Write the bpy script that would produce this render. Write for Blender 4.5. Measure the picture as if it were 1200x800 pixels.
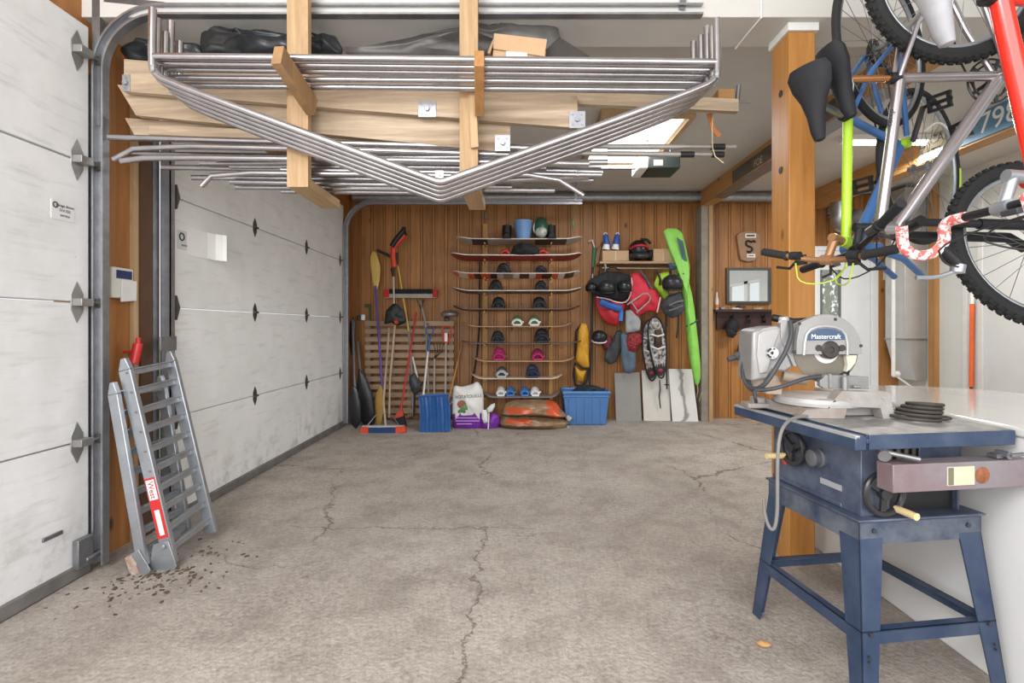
import bpy, bmesh, math, random
from mathutils import Vector, Matrix, Euler, noise as mn
from mathutils.geometry import tessellate_polygon
for o in list(bpy.data.objects): bpy.data.objects.remove(o)
sc = bpy.context.scene; C = sc.collection
PI = math.pi; R_ = math.radians
rnd = random.Random(7)
# ------------------------------------------------------------ camera, sky, lights, exposure
cd = bpy.data.cameras.new('camera'); cam = bpy.data.objects.new('camera', cd); C.objects.link(cam)
cam.location = (0, 0, 1.2); cam.rotation_euler = (PI/2, 0, 0)
cd.lens = 18; cd.sensor_width = 36; cd.shift_x = -5/1200; cd.shift_y = -17/1200; cd.clip_start = .05
sc.camera = cam
sc.view_settings.view_transform = 'Standard'; sc.view_settings.look = 'None'
sc.view_settings.gamma = 1; sc.view_settings.use_curve_mapping = False
sc.view_settings.exposure = 0.0
W = bpy.data.worlds.new('world'); sc.world = W; W.use_nodes = True
W.node_tree.nodes['Background'].inputs[0].default_value = (.93, .97, 1, 1)
W.node_tree.nodes['Background'].inputs[1].default_value = 1.1
def area(name, loc, rot, sx, sy, power, col=(1, 1, 1)):
    l = bpy.data.lights.new(name, 'AREA'); l.shape = 'RECTANGLE'; l.size = sx; l.size_y = sy; l.energy = power; l.color = col
    o = bpy.data.objects.new(name, l); C.objects.link(o); o.location = loc; o.rotation_euler = rot; return o
area('daylight_opening', (0.0, -1.1, 1.8), (R_(72), 0, 0), 5.0, 2.6, 175, (.98, .98, 1))
area('daylight_from_left', (-1.5, -.6, 2.9), (R_(50), 0, R_(-35)), 1.6, 1.2, 75, (.98, .98, 1))
area('skylight_glow', (1.05, 4.75, 2.90), (0, 0, 0), .5, 1.1, 30, (.97, .98, 1))
area('bay_lamp_glow', (3.6, 4.7, 2.80), (0, 0, 0), 1.2, .3, 70, (1, .97, .93))
# ------------------------------------------------------------ helpers
def P(px, py, Y): return Vector(((px-605)/600*Y, Y, 1.2-(py-383)/600*Y))
def hexc(h, a=1):
    h = h.lstrip('#'); v = [int(h[i:i+2], 16)/255 for i in (0, 2, 4)]
    return tuple((c/12.92 if c <= .04045 else ((c+.055)/1.055)**2.4) for c in v)+(a,)
ORG = {}
def look_out(d):
    d = Vector(d).normalized(); return d.to_track_quat('Z', 'Y').to_matrix()
class MB:
    def __init__(s): s.bm = bmesh.new(); s.mi = 0
    def _f(s, vs, mi=None, sm=True):
        try:
            f = s.bm.faces.new(vs); f.material_index = s.mi if mi is None else mi; f.smooth = sm; return f
        except ValueError: return None
    def box(s, c, d, rot=None, mi=None):
        c = Vector(c); m = Matrix.Identity(3) if rot is None else (rot if isinstance(rot, Matrix) else Euler(rot).to_matrix())
        v = [s.bm.verts.new(c+m@Vector((x*d[0]/2, y*d[1]/2, z*d[2]/2))) for x in (-1, 1) for y in (-1, 1) for z in (-1, 1)]
        for q in ((0,1,3,2),(4,6,7,5),(0,4,5,1),(2,3,7,6),(0,2,6,4),(1,5,7,3)): s._f([v[i] for i in q], mi)
        return s
    def span(s, a, b, mi=None):
        a = Vector(a); b = Vector(b); return s.box((a+b)/2, [abs(b[i]-a[i]) for i in range(3)], None, mi)
    def bar(s, a, b, w, t, up=(0, 0, 1), mi=None):
        # rectangular bar from a to b, w across (perp to up), t along up
        a = Vector(a); b = Vector(b); z = (b-a).normalized(); u = Vector(up); u = (u-z*u.dot(z))
        if u.length < 1e-4: u = Vector((0, 1, 0)); u = u-z*u.dot(z)
        u.normalize(); x = u.cross(z)
        m = Matrix((x, u, z)).transposed(); return s.box((a+b)/2, (w, t, (b-a).length), m, mi)
    def hexa(s, bot, top, mi=None):
        v = [s.bm.verts.new(Vector(p)) for p in list(bot)+list(top)]; n = len(bot)
        s._f(v[:n][::-1], mi); s._f(v[n:], mi)
        for i in range(n): s._f([v[i], v[(i+1) % n], v[n+(i+1) % n], v[n+i]], mi)
        return s
    def path(s, pts, r, seg=10, closed=False, mi=None, smooth=0, r1=None, flat=1.0):
        pts = [Vector(p) for p in pts]
        for _ in range(smooth):
            q = [] if closed else [pts[0]]
            n = len(pts)
            for i in range(n if closed else n-1):
                a, b = pts[i], pts[(i+1) % n]; q += [a.lerp(b, .25), a.lerp(b, .75)]
            if not closed: q.append(pts[-1])
            pts = q
        n = len(pts); rings = []; prev = None
        for i in range(n):
            if closed: t = pts[(i+1) % n]-pts[i-1]
            else: t = pts[min(i+1, n-1)]-pts[max(i-1, 0)]
            t.normalize()
            if prev is None:
                u = Vector((0, 0, 1)) if abs(t.z) < .9 else Vector((0, 1, 0))
            else: u = prev
            u = (u-t*u.dot(t)); u.normalize(); prev = u; w = t.cross(u)
            rr = r if r1 is None else r+(r1-r)*i/(n-1)
            rings.append([s.bm.verts.new(pts[i]+u*math.cos(2*PI*k/seg)*rr+w*math.sin(2*PI*k/seg)*rr*flat) for k in range(seg)])
        for i in range(n if closed else n-1):
            a, b = rings[i], rings[(i+1) % n]
            for k in range(seg): s._f([a[k], a[(k+1) % seg], b[(k+1) % seg], b[k]], mi)
        if not closed: s._f(rings[0][::-1], mi); s._f(rings[-1], mi)
        return s
    def tube(s, a, b, r, seg=12, r2=None, mi=None): return s.path([a, b], r, seg, mi=mi, r1=r2)
    def torus(s, c, R, r, ax=(0, 0, 1), n=32, seg=8, mi=None, a0=0, a1=2*PI, flat=1.0):
        m = look_out(ax); c = Vector(c); full = abs(a1-a0-2*PI) < 1e-4
        pts = [c+m@Vector((math.cos(a0+(a1-a0)*i/n)*R, math.sin(a0+(a1-a0)*i/n)*R, 0)) for i in range(n if full else n+1)]
        return s.path(pts, r, seg, closed=full, mi=mi, flat=flat)
    def lathe(s, prof, c, ax=(0, 0, 1), seg=24, mi=None):
        m = look_out(ax); c = Vector(c); rings = []
        for r, z in prof:
            if r < 1e-6: rings.append([s.bm.verts.new(c+m@Vector((0, 0, z)))])
            else: rings.append([s.bm.verts.new(c+m@Vector((r*math.cos(2*PI*k/seg), r*math.sin(2*PI*k/seg), z))) for k in range(seg)])
        for a, b in zip(rings, rings[1:]):
            for k in range(seg):
                k2 = (k+1) % seg
                if len(a) == 1 and len(b) == 1: continue
                if len(a) == 1: s._f([a[0], b[k2], b[k]], mi)
                elif len(b) == 1: s._f([a[k], a[k2], b[0]], mi)
                else: s._f([a[k], a[k2], b[k2], b[k]], mi)
        if len(rings[0]) > 1: s._f(rings[0][::-1], mi)
        if len(rings[-1]) > 1: s._f(rings[-1], mi)
        return s
    def ball(s, c, r, rot=None, u=16, v=10, mi=None, cut=-1.0, lump=0):
        c = Vector(c); m = Matrix.Identity(3) if rot is None else (rot if isinstance(rot, Matrix) else Euler(rot).to_matrix())
        if not hasattr(r, '__len__'): r = (r, r, r)
        rings = []
        for j in range(v+1):
            z = -1+2*j/v; th = PI*j/v; z = max(-math.cos(th), cut); q = math.sqrt(max(0, 1-z*z))
            if j == 0 and cut <= -1 or j == v: rings.append([s.bm.verts.new(c+m@Vector((0, 0, z*r[2])))]); continue
            ring = []
            for k in range(u):
                a = 2*PI*k/u; p = Vector((q*math.cos(a)*r[0], q*math.sin(a)*r[1], z*r[2]))
                if lump: p *= 1+lump*mn.noise((p+c)*(1.2/max(r)))
                ring.append(s.bm.verts.new(c+m@p))
            rings.append(ring)
        for a, b in zip(rings, rings[1:]):
            for k in range(u):
                k2 = (k+1) % u
                if len(a) == 1: s._f([a[0], b[k2], b[k]], mi)
                elif len(b) == 1: s._f([a[k], a[k2], b[0]], mi)
                else: s._f([a[k], a[k2], b[k2], b[k]], mi)
        if len(rings[0]) > 1: s._f(rings[0][::-1], mi)
        return s
    def prism(s, poly, fn, off, mi=None, holes=None):
        off = Vector(off); a = [s.bm.verts.new(fn(*p)) for p in poly]; b = [s.bm.verts.new(fn(*p)+off) for p in poly]; n = len(poly)
        
        tri = tessellate_polygon([[v.co for v in a]])
        for q in tri: s._f([a[i] for i in q], mi, False); s._f([b[i] for i in q][::-1], mi, False)
        for i in range(n): s._f([a[i], b[i], b[(i+1) % n], a[(i+1) % n]], mi)
        return s
    def ppx(s, poly, Y, depth, mi=None):      # outline at distance Y, extruded away from the viewer
        return s.prism(poly, lambda x, y: P(x, y, Y), (0, depth, 0), mi)
    def pillow(s, poly, Y, t, tb=None, seed=0, rings=7, lump=.35, freq=9, mifn=None, iters=2, sharp=1.0):
        pts = [Vector((x, y)) for x, y in poly]
        while len(pts) < 14:
            pts = [q for i in range(len(pts)) for q in (pts[i], (pts[i]+pts[(i+1) % len(pts)])/2)]
        for _ in range(iters):
            pts = [q for i in range(len(pts)) for q in (pts[i].lerp(pts[(i+1) % len(pts)], .25), pts[i].lerp(pts[(i+1) % len(pts)], .75))]
        c = sum(pts, Vector((0, 0)))/len(pts); n = len(pts); tb = t*.6 if tb is None else tb
        def ring(k, sg):
            s_ = math.cos(PI/2*k/rings); d = math.sin(PI/2*k/rings)**sharp; out = []
            for p in (pts if k < rings else [c]):
                q = c+(p-c)*s_; w = P(q.x, q.y, Y); nz = mn.noise(w*freq+Vector((seed*3.1, seed, 0)))+.5*mn.noise(w*freq*2.3+Vector((seed, 0, seed)))
                dd = (t if sg < 0 else tb)*d*max(.25, 1+lump*nz*1.6)
                w.y += sg*dd; out.append(s.bm.verts.new(w))
            return out
        base = ring(0, -1)
        for sg in (-1, 1):
            prev = base
            for k in range(1, rings+1):
                cur = ring(k, sg)
                for i in range(n):
                    j = (i+1) % n
                    vs = [prev[i], prev[j], cur[0]] if k == rings else [prev[i], prev[j], cur[j], cur[i]]
                    f = s._f(vs if sg > 0 else vs[::-1])
                    if f and mifn:
                        m = f.calc_center_median(); y = 383-(m.z-1.2)*600/Y; x = 605+m.x*600/Y; f.material_index = mifn(x, y)
                prev = cur
        return s
    def build(s, name, mat, parent=None, bevel=0, angle=35, org=None, local=False):
        bm = s.bm; bmesh.ops.recalc_face_normals(bm, faces=bm.faces)
        if parent is not None: o_ = ORG[parent.name]
        elif org is not None: o_ = Vector(org)
        else:
            vs = [v.co for v in bm.verts]
            o_ = Vector(((min(v.x for v in vs)+max(v.x for v in vs))/2, (min(v.y for v in vs)+max(v.y for v in vs))/2, min(v.z for v in vs)))
        if o_.length: bmesh.ops.translate(bm, verts=bm.verts, vec=-o_)
        me = bpy.data.meshes.new(name); bm.to_mesh(me); bm.free()
        for m in (mat if isinstance(mat, (list, tuple)) else [mat]): me.materials.append(m)
        for p in me.polygons: p.use_smooth = True
        me.set_sharp_from_angle(angle=R_(angle))
        ob = bpy.data.objects.new(name, me); C.objects.link(ob)
        if parent is not None: ob.parent = parent; ORG[ob.name] = o_
        else: ob.location = o_; ORG[ob.name] = o_
        if bevel:
            b = ob.modifiers.new('b', 'BEVEL'); b.width = bevel; b.segments = 2; b.limit_method = 'ANGLE'; b.angle_limit = R_(40)
        return ob
def tag(o, label, cat, group=None, kind=None):
    o['label'] = label; o['category'] = cat
    if group: o['group'] = group
    if kind: o['kind'] = kind
    return o
def thing(name, label, cat, loc, group=None):
    o = bpy.data.objects.new(name, None); C.objects.link(o); o.empty_display_size = .1
    o.location = loc; ORG[o.name] = Vector(loc); return tag(o, label, cat, group)
def struct(o): o['kind'] = 'structure'; return o
def lab(o, s): o['label'] = s; return o
def text(txt, size, mat, parent, mtx, name='lettering', ext=.0006, sx=1.0):
    cu = bpy.data.curves.new('t', 'FONT'); cu.body = txt; cu.size = size; cu.extrude = ext; cu.align_x = 'CENTER'; cu.align_y = 'CENTER'
    to = bpy.data.objects.new('t', cu); C.objects.link(to)
    me = bpy.data.meshes.new_from_object(to.evaluated_get(bpy.context.evaluated_depsgraph_get()))
    bpy.data.objects.remove(to); me.transform(Matrix.Diagonal((sx, 1, 1, 1)))
    me.transform(mtx); me.transform(Matrix.Translation(-ORG[parent.name])); me.name = name
    me.materials.clear(); me.materials.append(mat)
    o = bpy.data.objects.new(name, me); C.objects.link(o); o.parent = parent; ORG[o.name] = ORG[parent.name]; return o
FACE = Matrix.Rotation(PI/2, 4, 'X')          # text facing the camera side (-Y)
def copy_tree(o, parent=None):
    c = o.copy(); C.objects.link(c)
    if parent is not None: c.parent = parent
    for ch in list(o.children): copy_tree(ch, c)
    return c
# ------------------------------------------------------------ materials
def newmat(name):
    m = bpy.data.materials.new(name); m.use_nodes = True; n = m.node_tree.nodes; return m, n, m.node_tree.links, n['Principled BSDF']
MC = {}
def M(col, rough=.5, metal=0, var=.12, scale=6, bump=0, bs=80, st=(1, 1, 1), coat=0, col2=None, contrast=.5):
    key = (col, rough, metal, var, scale, bump, bs, st, coat, col2, contrast)
    if key in MC: return MC[key]
    m, n, L, b = newmat('mat_'+col.strip('#')); c = hexc(col)
    tc = n.new('ShaderNodeTexCoord'); mp = n.new('ShaderNodeMapping'); mp.inputs[3].default_value = st; L.new(tc.outputs['Object'], mp.inputs[0])
    nz = n.new('ShaderNodeTexNoise'); nz.inputs['Scale'].default_value = scale; nz.inputs['Detail'].default_value = 6; nz.inputs['Roughness'].default_value = .65
    L.new(mp.outputs[0], nz.inputs['Vector'])
    mx = n.new('ShaderNodeMix'); mx.data_type = 'RGBA'
    mr = n.new('ShaderNodeMapRange'); mr.inputs[1].default_value = .5-contrast/3; mr.inputs[2].default_value = .5+contrast/3; L.new(nz.outputs[0], mr.inputs[0])
    L.new(mr.outputs[0], mx.inputs[0])
    mx.inputs[6].default_value = hexc(col2) if col2 else tuple(v*(1-var) for v in c[:3])+(1,)
    mx.inputs[7].default_value = c if col2 else tuple(min(1, v*(1+var)) for v in c[:3])+(1,)
    L.new(mx.outputs[2], b.inputs['Base Color']); b.inputs['Roughness'].default_value = rough; b.inputs['Metallic'].default_value = metal
    b.inputs['Coat Weight'].default_value = coat
    if bump:
        n2 = n.new('ShaderNodeTexNoise'); n2.inputs['Scale'].default_value = bs; n2.inputs['Detail'].default_value = 4; L.new(mp.outputs[0], n2.inputs['Vector'])
        bp = n.new('ShaderNodeBump'); bp.inputs['Strength'].default_value = bump; bp.inputs['Distance'].default_value = .01
        L.new(n2.outputs[0], bp.inputs['Height']); L.new(bp.outputs[0], b.inputs['Normal'])
    MC[key] = m; return m
def wood(c1, c2, axis='Z', rough=.6, s=9, island=.0, knots=True, dark='#3a1f0c'):
    key = ('w', c1, c2, axis, s, island, rough)
    if key in MC: return MC[key]
    m, n, L, b = newmat('wood_'+c1.strip('#'))
    tc = n.new('ShaderNodeTexCoord'); mp = n.new('ShaderNodeMapping'); L.new(tc.outputs['Object'], mp.inputs[0])
    k = .07; mp.inputs[3].default_value = tuple(k if a == axis else 1 for a in 'XYZ')
    geo = n.new('ShaderNodeNewGeometry'); ad = n.new('ShaderNodeVectorMath'); ad.operation = 'MULTIPLY_ADD'
    L.new(geo.outputs['Random Per Island'], ad.inputs[0]); ad.inputs[1].default_value = (7, 5, 9); L.new(mp.outputs[0], ad.inputs[2])
    nz = n.new('ShaderNodeTexNoise'); nz.inputs['Scale'].default_value = s*2.2; nz.inputs['Detail'].default_value = 7; nz.inputs['Roughness'].default_value = .7; nz.inputs['Distortion'].default_value = .6
    L.new(ad.outputs[0], nz.inputs['Vector'])
    r = n.new('ShaderNodeMapRange'); r.inputs[1].default_value = .3; r.inputs[2].default_value = .7; L.new(nz.outputs[0], r.inputs[0])
    mx = n.new('ShaderNodeMix'); mx.data_type = 'RGBA'; L.new(r.outputs[0], mx.inputs[0]); mx.inputs[6].default_value = hexc(c1); mx.inputs[7].default_value = hexc(c2)
    out = mx.outputs[2]
    if island:
        hs = n.new('ShaderNodeHueSaturation'); L.new(out, hs.inputs['Color']); r2 = n.new('ShaderNodeMapRange'); r2.inputs[3].default_value = 1-island; r2.inputs[4].default_value = 1+island
        L.new(geo.outputs['Random Per Island'], r2.inputs[0]); L.new(r2.outputs[0], hs.inputs['Value']); out = hs.outputs[0]
    if knots:
        mp2 = n.new('ShaderNodeMapping'); L.new(tc.outputs['Object'], mp2.inputs[0]); mp2.inputs[3].default_value = tuple(.55 if a == axis else 1 for a in 'XYZ')
        ad2 = n.new('ShaderNodeVectorMath'); ad2.operation = 'MULTIPLY_ADD'; L.new(geo.outputs['Random Per Island'], ad2.inputs[0]); ad2.inputs[1].default_value = (9, 4, 11); L.new(mp2.outputs[0], ad2.inputs[2])
        vo = n.new('ShaderNodeTexVoronoi'); vo.inputs['Scale'].default_value = 3.2; L.new(ad2.outputs[0], vo.inputs['Vector'])
        r3 = n.new('ShaderNodeMapRange'); r3.inputs[1].default_value = .035; r3.inputs[2].default_value = .085; r3.inputs[3].default_value = .85; r3.inputs[4].default_value = 0; L.new(vo.outputs['Distance'], r3.inputs[0])
        m2 = n.new('ShaderNodeMix'); m2.data_type = 'RGBA'; L.new(r3.outputs[0], m2.inputs[0]); L.new(out, m2.inputs[6]); m2.inputs[7].default_value = hexc(dark); out = m2.outputs[2]
    L.new(out, b.inputs['Base Color']); b.inputs['Roughness'].default_value = rough
    bp = n.new('ShaderNodeBump'); bp.inputs['Strength'].default_value = .15; bp.inputs['Distance'].default_value = .005; L.new(nz.outputs[0], bp.inputs['Height']); L.new(bp.outputs[0], b.inputs['Normal'])
    MC[key] = m; return m
def concrete():
    m, n, L, b = newmat('concrete_floor')
    tc = n.new('ShaderNodeTexCoord'); co = tc.outputs['Object']
    def nz(s, d=6, r=.6, dist=0):
        q = n.new('ShaderNodeTexNoise'); q.inputs['Scale'].default_value = s; q.inputs['Detail'].default_value = d; q.inputs['Roughness'].default_value = r; q.inputs['Distortion'].default_value = dist; L.new(co, q.inputs['Vector']); return q
    def rng(o, a, b_, c, d):
        q = n.new('ShaderNodeMapRange'); L.new(o, q.inputs[0])
        for i, v in enumerate((a, b_, c, d)): q.inputs[i+1].default_value = v
        return q.outputs[0]
    def mix(f, a, b_, mode='MIX'):
        q = n.new('ShaderNodeMix'); q.data_type = 'RGBA'; q.blend_type = mode
        L.new(f, q.inputs[0]) if not isinstance(f, float) else setattr(q.inputs[0], 'default_value', f)
        for i, v in ((6, a), (7, b_)):
            if isinstance(v, tuple): q.inputs[i].default_value = v
            else: L.new(v, q.inputs[i])
        return q.outputs[2]
    big = nz(.7, 8, .6, .4); mid = nz(4, 8, .7); fine = nz(38, 6, .75); grit = nz(75, 4, .8)
    c = mix(rng(big.outputs[0], .35, .65, 0, 1), hexc('#b3a99e'), hexc('#d2c9be'))
    c = mix(rng(mid.outputs[0], .45, .7, 0, .6), c, hexc('#83786d'))
    c = mix(rng(fine.outputs[0], .3, .7, .55, 0), c, hexc('#6d645c'))
    c = mix(rng(grit.outputs[0], .3, .47, .65, 0), c, hexc('#62584f'))
    # oil stains
    st = nz(1.3, 4, .5, 1.0); c = mix(rng(st.outputs[0], .6, .75, 0, .35), c, hexc('#6a6159'))
    # cracks
    wv = n.new('ShaderNodeVectorMath'); wv.operation = 'MULTIPLY_ADD'; L.new(nz(3, 4, .7).outputs['Color'], wv.inputs[0]); wv.inputs[1].default_value = (.35, .35, 0); L.new(co, wv.inputs[2])
    vo = n.new('ShaderNodeTexVoronoi'); vo.feature = 'DISTANCE_TO_EDGE'; vo.inputs['Scale'].default_value = .55; L.new(wv.outputs[0], vo.inputs['Vector'])
    cr = rng(vo.outputs['Distance'], .0015, .005, 1, 0); gate = rng(nz(.8, 2).outputs[0], .47, .57, 0, .7)
    mu = n.new('ShaderNodeMath'); mu.operation = 'MULTIPLY'; L.new(cr, mu.inputs[0]); L.new(gate, mu.inputs[1])
    c = mix(mu.outputs[0], c, hexc('#4a433d'))
    sx = n.new('ShaderNodeSeparateXYZ'); L.new(co, sx.inputs[0]); wob = nz(5, 6, .7).outputs[0]; wob2 = nz(60, 3, .7).outputs[0]
    def mth(op, a_, b_=None):
        q = n.new('ShaderNodeMath'); q.operation = op
        for i, v in enumerate((a_, b_)):
            if v is None: continue
            if isinstance(v, (int, float)): q.inputs[i].default_value = v
            else: L.new(v, q.inputs[i])
        return q.outputs[0]
    def line(u, v, u0, v0, v1):
        d = mth('ABSOLUTE', mth('SUBTRACT', mth('ADD', mth('ADD', u, mth('MULTIPLY', wob, .22)), mth('MULTIPLY', wob2, .02)), u0+.12))
        return mth('MULTIPLY', rng(d, .002, .008, .75, 0), mth('MULTIPLY', mth('GREATER_THAN', v, v0), mth('LESS_THAN', v, v1)))
    cl = mth('MAXIMUM', line(sx.outputs[0], sx.outputs[1], -.187, .2, 3.06), line(sx.outputs[1], sx.outputs[0], 3.06, -1.35, .12))
    c = mix(cl, c, hexc('#5a5048'))
    pv = n.new('ShaderNodeTexVoronoi'); pv.inputs['Scale'].default_value = 55; pv.inputs['Randomness'].default_value = 1; L.new(co, pv.inputs['Vector'])
    c = mix(mth('MULTIPLY', rng(pv.outputs['Distance'], .5, .85, 0, .55), rng(nz(1.6, 5, .7).outputs[0], .42, .68, .1, 1)), c, hexc('#70665c'))
    L.new(c, b.inputs['Base Color']); b.inputs['Roughness'].default_value = .82
    sm = n.new('ShaderNodeMath'); sm.operation = 'MULTIPLY_ADD'; L.new(fine.outputs[0], sm.inputs[0]); sm.inputs[1].default_value = .8; L.new(mth('SUBTRACT', grit.outputs[0], mth('MULTIPLY', pv.outputs['Distance'], .45)), sm.inputs[2])
    bp = n.new('ShaderNodeBump'); bp.inputs['Strength'].default_value = .65; bp.inputs['Distance'].default_value = .012; L.new(sm.outputs[0], bp.inputs['Height']); L.new(bp.outputs[0], b.inputs['Normal'])
    return m
def doorpaint(c1, c2):
    m, n, L, b = newmat('door_paint')
    tc = n.new('ShaderNodeTexCoord'); co = tc.outputs['Object']
    def nz(s, st, d=6, r=.65):
        mp = n.new('ShaderNodeMapping'); L.new(co, mp.inputs[0]); mp.inputs[3].default_value = st
        q = n.new('ShaderNodeTexNoise'); q.inputs['Scale'].default_value = s; q.inputs['Detail'].default_value = d; q.inputs['Roughness'].default_value = r; L.new(mp.outputs[0], q.inputs['Vector']); return q.outputs[0]
    def rng(o, a, b_, c, d):
        q = n.new('ShaderNodeMapRange'); L.new(o, q.inputs[0])
        for i, v in enumerate((a, b_, c, d)): q.inputs[i+1].default_value = v
        return q.outputs[0]
    def mix(f, a, b_):
        q = n.new('ShaderNodeMix'); q.data_type = 'RGBA'; L.new(f, q.inputs[0])
        for i, v in ((6, a), (7, b_)):
            if isinstance(v, tuple): q.inputs[i].default_value = v
            else: L.new(v, q.inputs[i])
        return q.outputs[2]
    c = mix(rng(nz(3, (1, 1, 1)), .35, .65, 0, 1), hexc(c1), hexc(c2))
    c = mix(rng(nz(26, (1, .12, 1)), .55, .75, 0, .35), c, hexc('#9c9890'))
    sx = n.new('ShaderNodeSeparateXYZ'); L.new(co, sx.inputs[0])
    low = rng(sx.outputs[2], .02, .5, 1, 0)
    mu = n.new('ShaderNodeMath'); mu.operation = 'MULTIPLY'; L.new(low, mu.inputs[0]); L.new(rng(nz(7, (1, 1, 1), 8, .7), .5, .68, 0, .6), mu.inputs[1])
    c = mix(mu.outputs[0], c, hexc('#7d7872'))
    c = mix(rng(nz(16, (1, 1, 1), 3), .72, .76, 0, .7), c, hexc('#6f6a66'))
    L.new(c, b.inputs['Base Color']); b.inputs['Roughness'].default_value = .55
    bp = n.new('ShaderNodeBump'); bp.inputs['Strength'].default_value = .35; bp.inputs['Distance'].default_value = .004
    L.new(nz(30, (1, .05, 1)), bp.inputs['Height']); L.new(bp.outputs[0], b.inputs['Normal'])
    return m
def emit(col, s):
    m, n, L, b = newmat('glow'); b.inputs['Base Color'].default_value = hexc(col); b.inputs['Emission Color'].default_value = hexc(col); b.inputs['Emission Strength'].default_value = s; return m
def glassm(col='#ffffff', rough=.02, alpha=.15):
    m, n, L, b = newmat('glass_pane'); b.inputs['Base Color'].default_value = hexc(col); b.inputs['Roughness'].default_value = rough; b.inputs['Alpha'].default_value = alpha; return m
GALV = M('#a3a4a7', .42, .85, .14, 14, bump=.06, bs=60)
GALVD = M('#8d8e90', .5, .8, .2, 10)
PIPE = M('#b4b0b1', .26, .92, .1, 9)
ALU = M('#a9adb2', .45, .8, .12, 10, bump=.08, bs=50)
STEEL = M('#8c8d8f', .4, .85, .15, 12)
BLK = M('#161618', .5); BLKM = M('#1c1c20', .75, bump=.1); RUB = M('#232323', .85, bump=.15, bs=120)
DKG = M('#3a3c40', .55); GRY = M('#8b8d90', .5); WHT = M('#e9e8e4', .5, var=.05); CHROME = M('#d5d6d8', .15, 1, .05)
PINE = {a: wood('#9c7c54', '#c6a781', a, .7) for a in 'XYZ'}
PINED = {a: wood('#96683a', '#b98a55', a, .65) for a in 'XYZ'}
CEDAR = {a: wood('#8a5323', '#b47a3e', a, .55, island=.12) for a in 'XYZ'}
DRYW = M('#c9c5bf', .8, var=.04, scale=2); DRYW2 = M('#d0cdc7', .75, var=.04, scale=2)
# ------------------------------------------------------------ the setting
XL, XR, YB = -2.10, 5.0, 6.73
f = MB(); f.span((-3.2, -2.5, -.12), (XR+.1, 7.0, 0)); o = f.build('floor', concrete(), org=(0, 0, 0)); struct(o)
ap = MB(); ap.span((-30, -30, -.16), (30, 30, -.125)); struct(ap.build('ground', M('#7c7f6a', .9), org=(0, 0, -.16)))
c = MB(); c.span((-2.3, 2.80, 2.95), (XR, 7.0, 3.1)); struct(c.build('ceiling', DRYW))
c = MB(); c.span((-2.3, -1.3, 3.5), (XR, 2.56, 3.6)); struct(c.build('ceiling', DRYW2))
c = MB(); c.span((-2.28, 2.545, 2.74), (XR, 2.82, 3.6)); struct(c.build('trim_1', DRYW2, bevel=.004))
# back wall: boards with grooves, leaving the doorway open
bw = MB(); pan = MB(); x = XL-.1; k = 0
DX0, DX1, DZ = 3.90, 4.72, 2.26
for a, b_ in ((-2.3, DX0), (DX1, XR+.1)): bw.span((a, YB+.012, -.02), (b_, YB+.06, 2.96))
bw.span((DX0, YB+.012, DZ), (DX1, YB+.06, 2.96))
while x < XR:
    w = .128 if k % 2 == 0 else .034
    z0 = DZ if (x+w > DX0 and x < DX1) else 0
    pan.span((x, YB, z0), (x+w-.004, YB+.013, 2.94)); x += w; k += 1
wb = bw.build('wall_back', M('#3b2310', .8)); struct(wb)
PANEL = wood('#8a5828', '#b67f45', 'Z', .5, s=7, island=.17)
p_ = pan.build('panelling', PANEL, wb, bevel=.0025)
# left wall pieces around the two roll-up doors
w = MB(); w.span((-2.26, 2.50, 0), (-2.16, 3.10, 2.66)); w.span((-2.26, -1.3, 2.66), (-2.16, 7.0, 3.5)); w.span((-2.26, 6.2, 0), (-2.16, 7.0, 2.66))
wl = w.build('wall_left', wood('#8a5526', '#b07a42', 'Z', .6, s=6, island=.1)); struct(wl)
t = MB(); t.span((-2.16, 2.86, 0), (-2.135, 2.895, 2.9)); t.span((-2.16, 2.90, 0), (-2.125, 2.99, 2.9), 1)
struct(t.build('trim_2', [PINE['Z'], M('#5a3f2a', .7)]))
w = MB()
for a_, b_ in (((XR, -1.3, 0), (XR+.1, 1.3, 3.5)), ((XR, 2.9, 0), (XR+.1, 7.0, 3.5)), ((XR, 1.3, 0), (XR+.1, 2.9, .9)), ((XR, 1.3, 2.2), (XR+.1, 2.9, 3.5))): w.span(a_, b_)
wr = w.build('wall_right', M('#cfd1cf', .6, var=.04, scale=2)); struct(wr)
w = MB(); w.span((XR+.02, 1.3, .9), (XR+.07, 1.38, 2.2)); w.span((XR+.02, 2.12, .9), (XR+.07, 2.3, 2.2)); w.span((XR+.02, 2.82, .9), (XR+.07, 2.9, 2.2)); w.span((XR+.02, 1.38, .9), (XR+.07, 2.82, .96)); w.span((XR+.02, 1.38, 2.14), (XR+.07, 2.82, 2.2))
wn = w.build('window_2', WHT); struct(wn); w = MB(); w.span((XR+.04, 1.38, .96), (XR+.046, 2.12, 2.14)); w.span((XR+.04, 2.3, .96), (XR+.046, 2.82, 2.14)); w.build('window_pane', glassm(), wn)
t = MB()
for y0 in (5.66, 5.47): t.span((XR-.02, y0, .0), (XR, y0+.06, 2.6))
struct(t.build('trim_3', M('#d5d7d5', .5, var=.04), bevel=.005))
t = MB(); t.span((4.75, YB-.03, 0), (5.0, YB, 2.94)); struct(t.build('trim_4', wood('#9c6a36', '#bd8a52', 'Z', .6)))
t = MB(); t.span((4.94, 6.05, 0), (5.0, 6.14, 2.9)); struct(t.build('trim_5', PINED['Z']))
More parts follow.
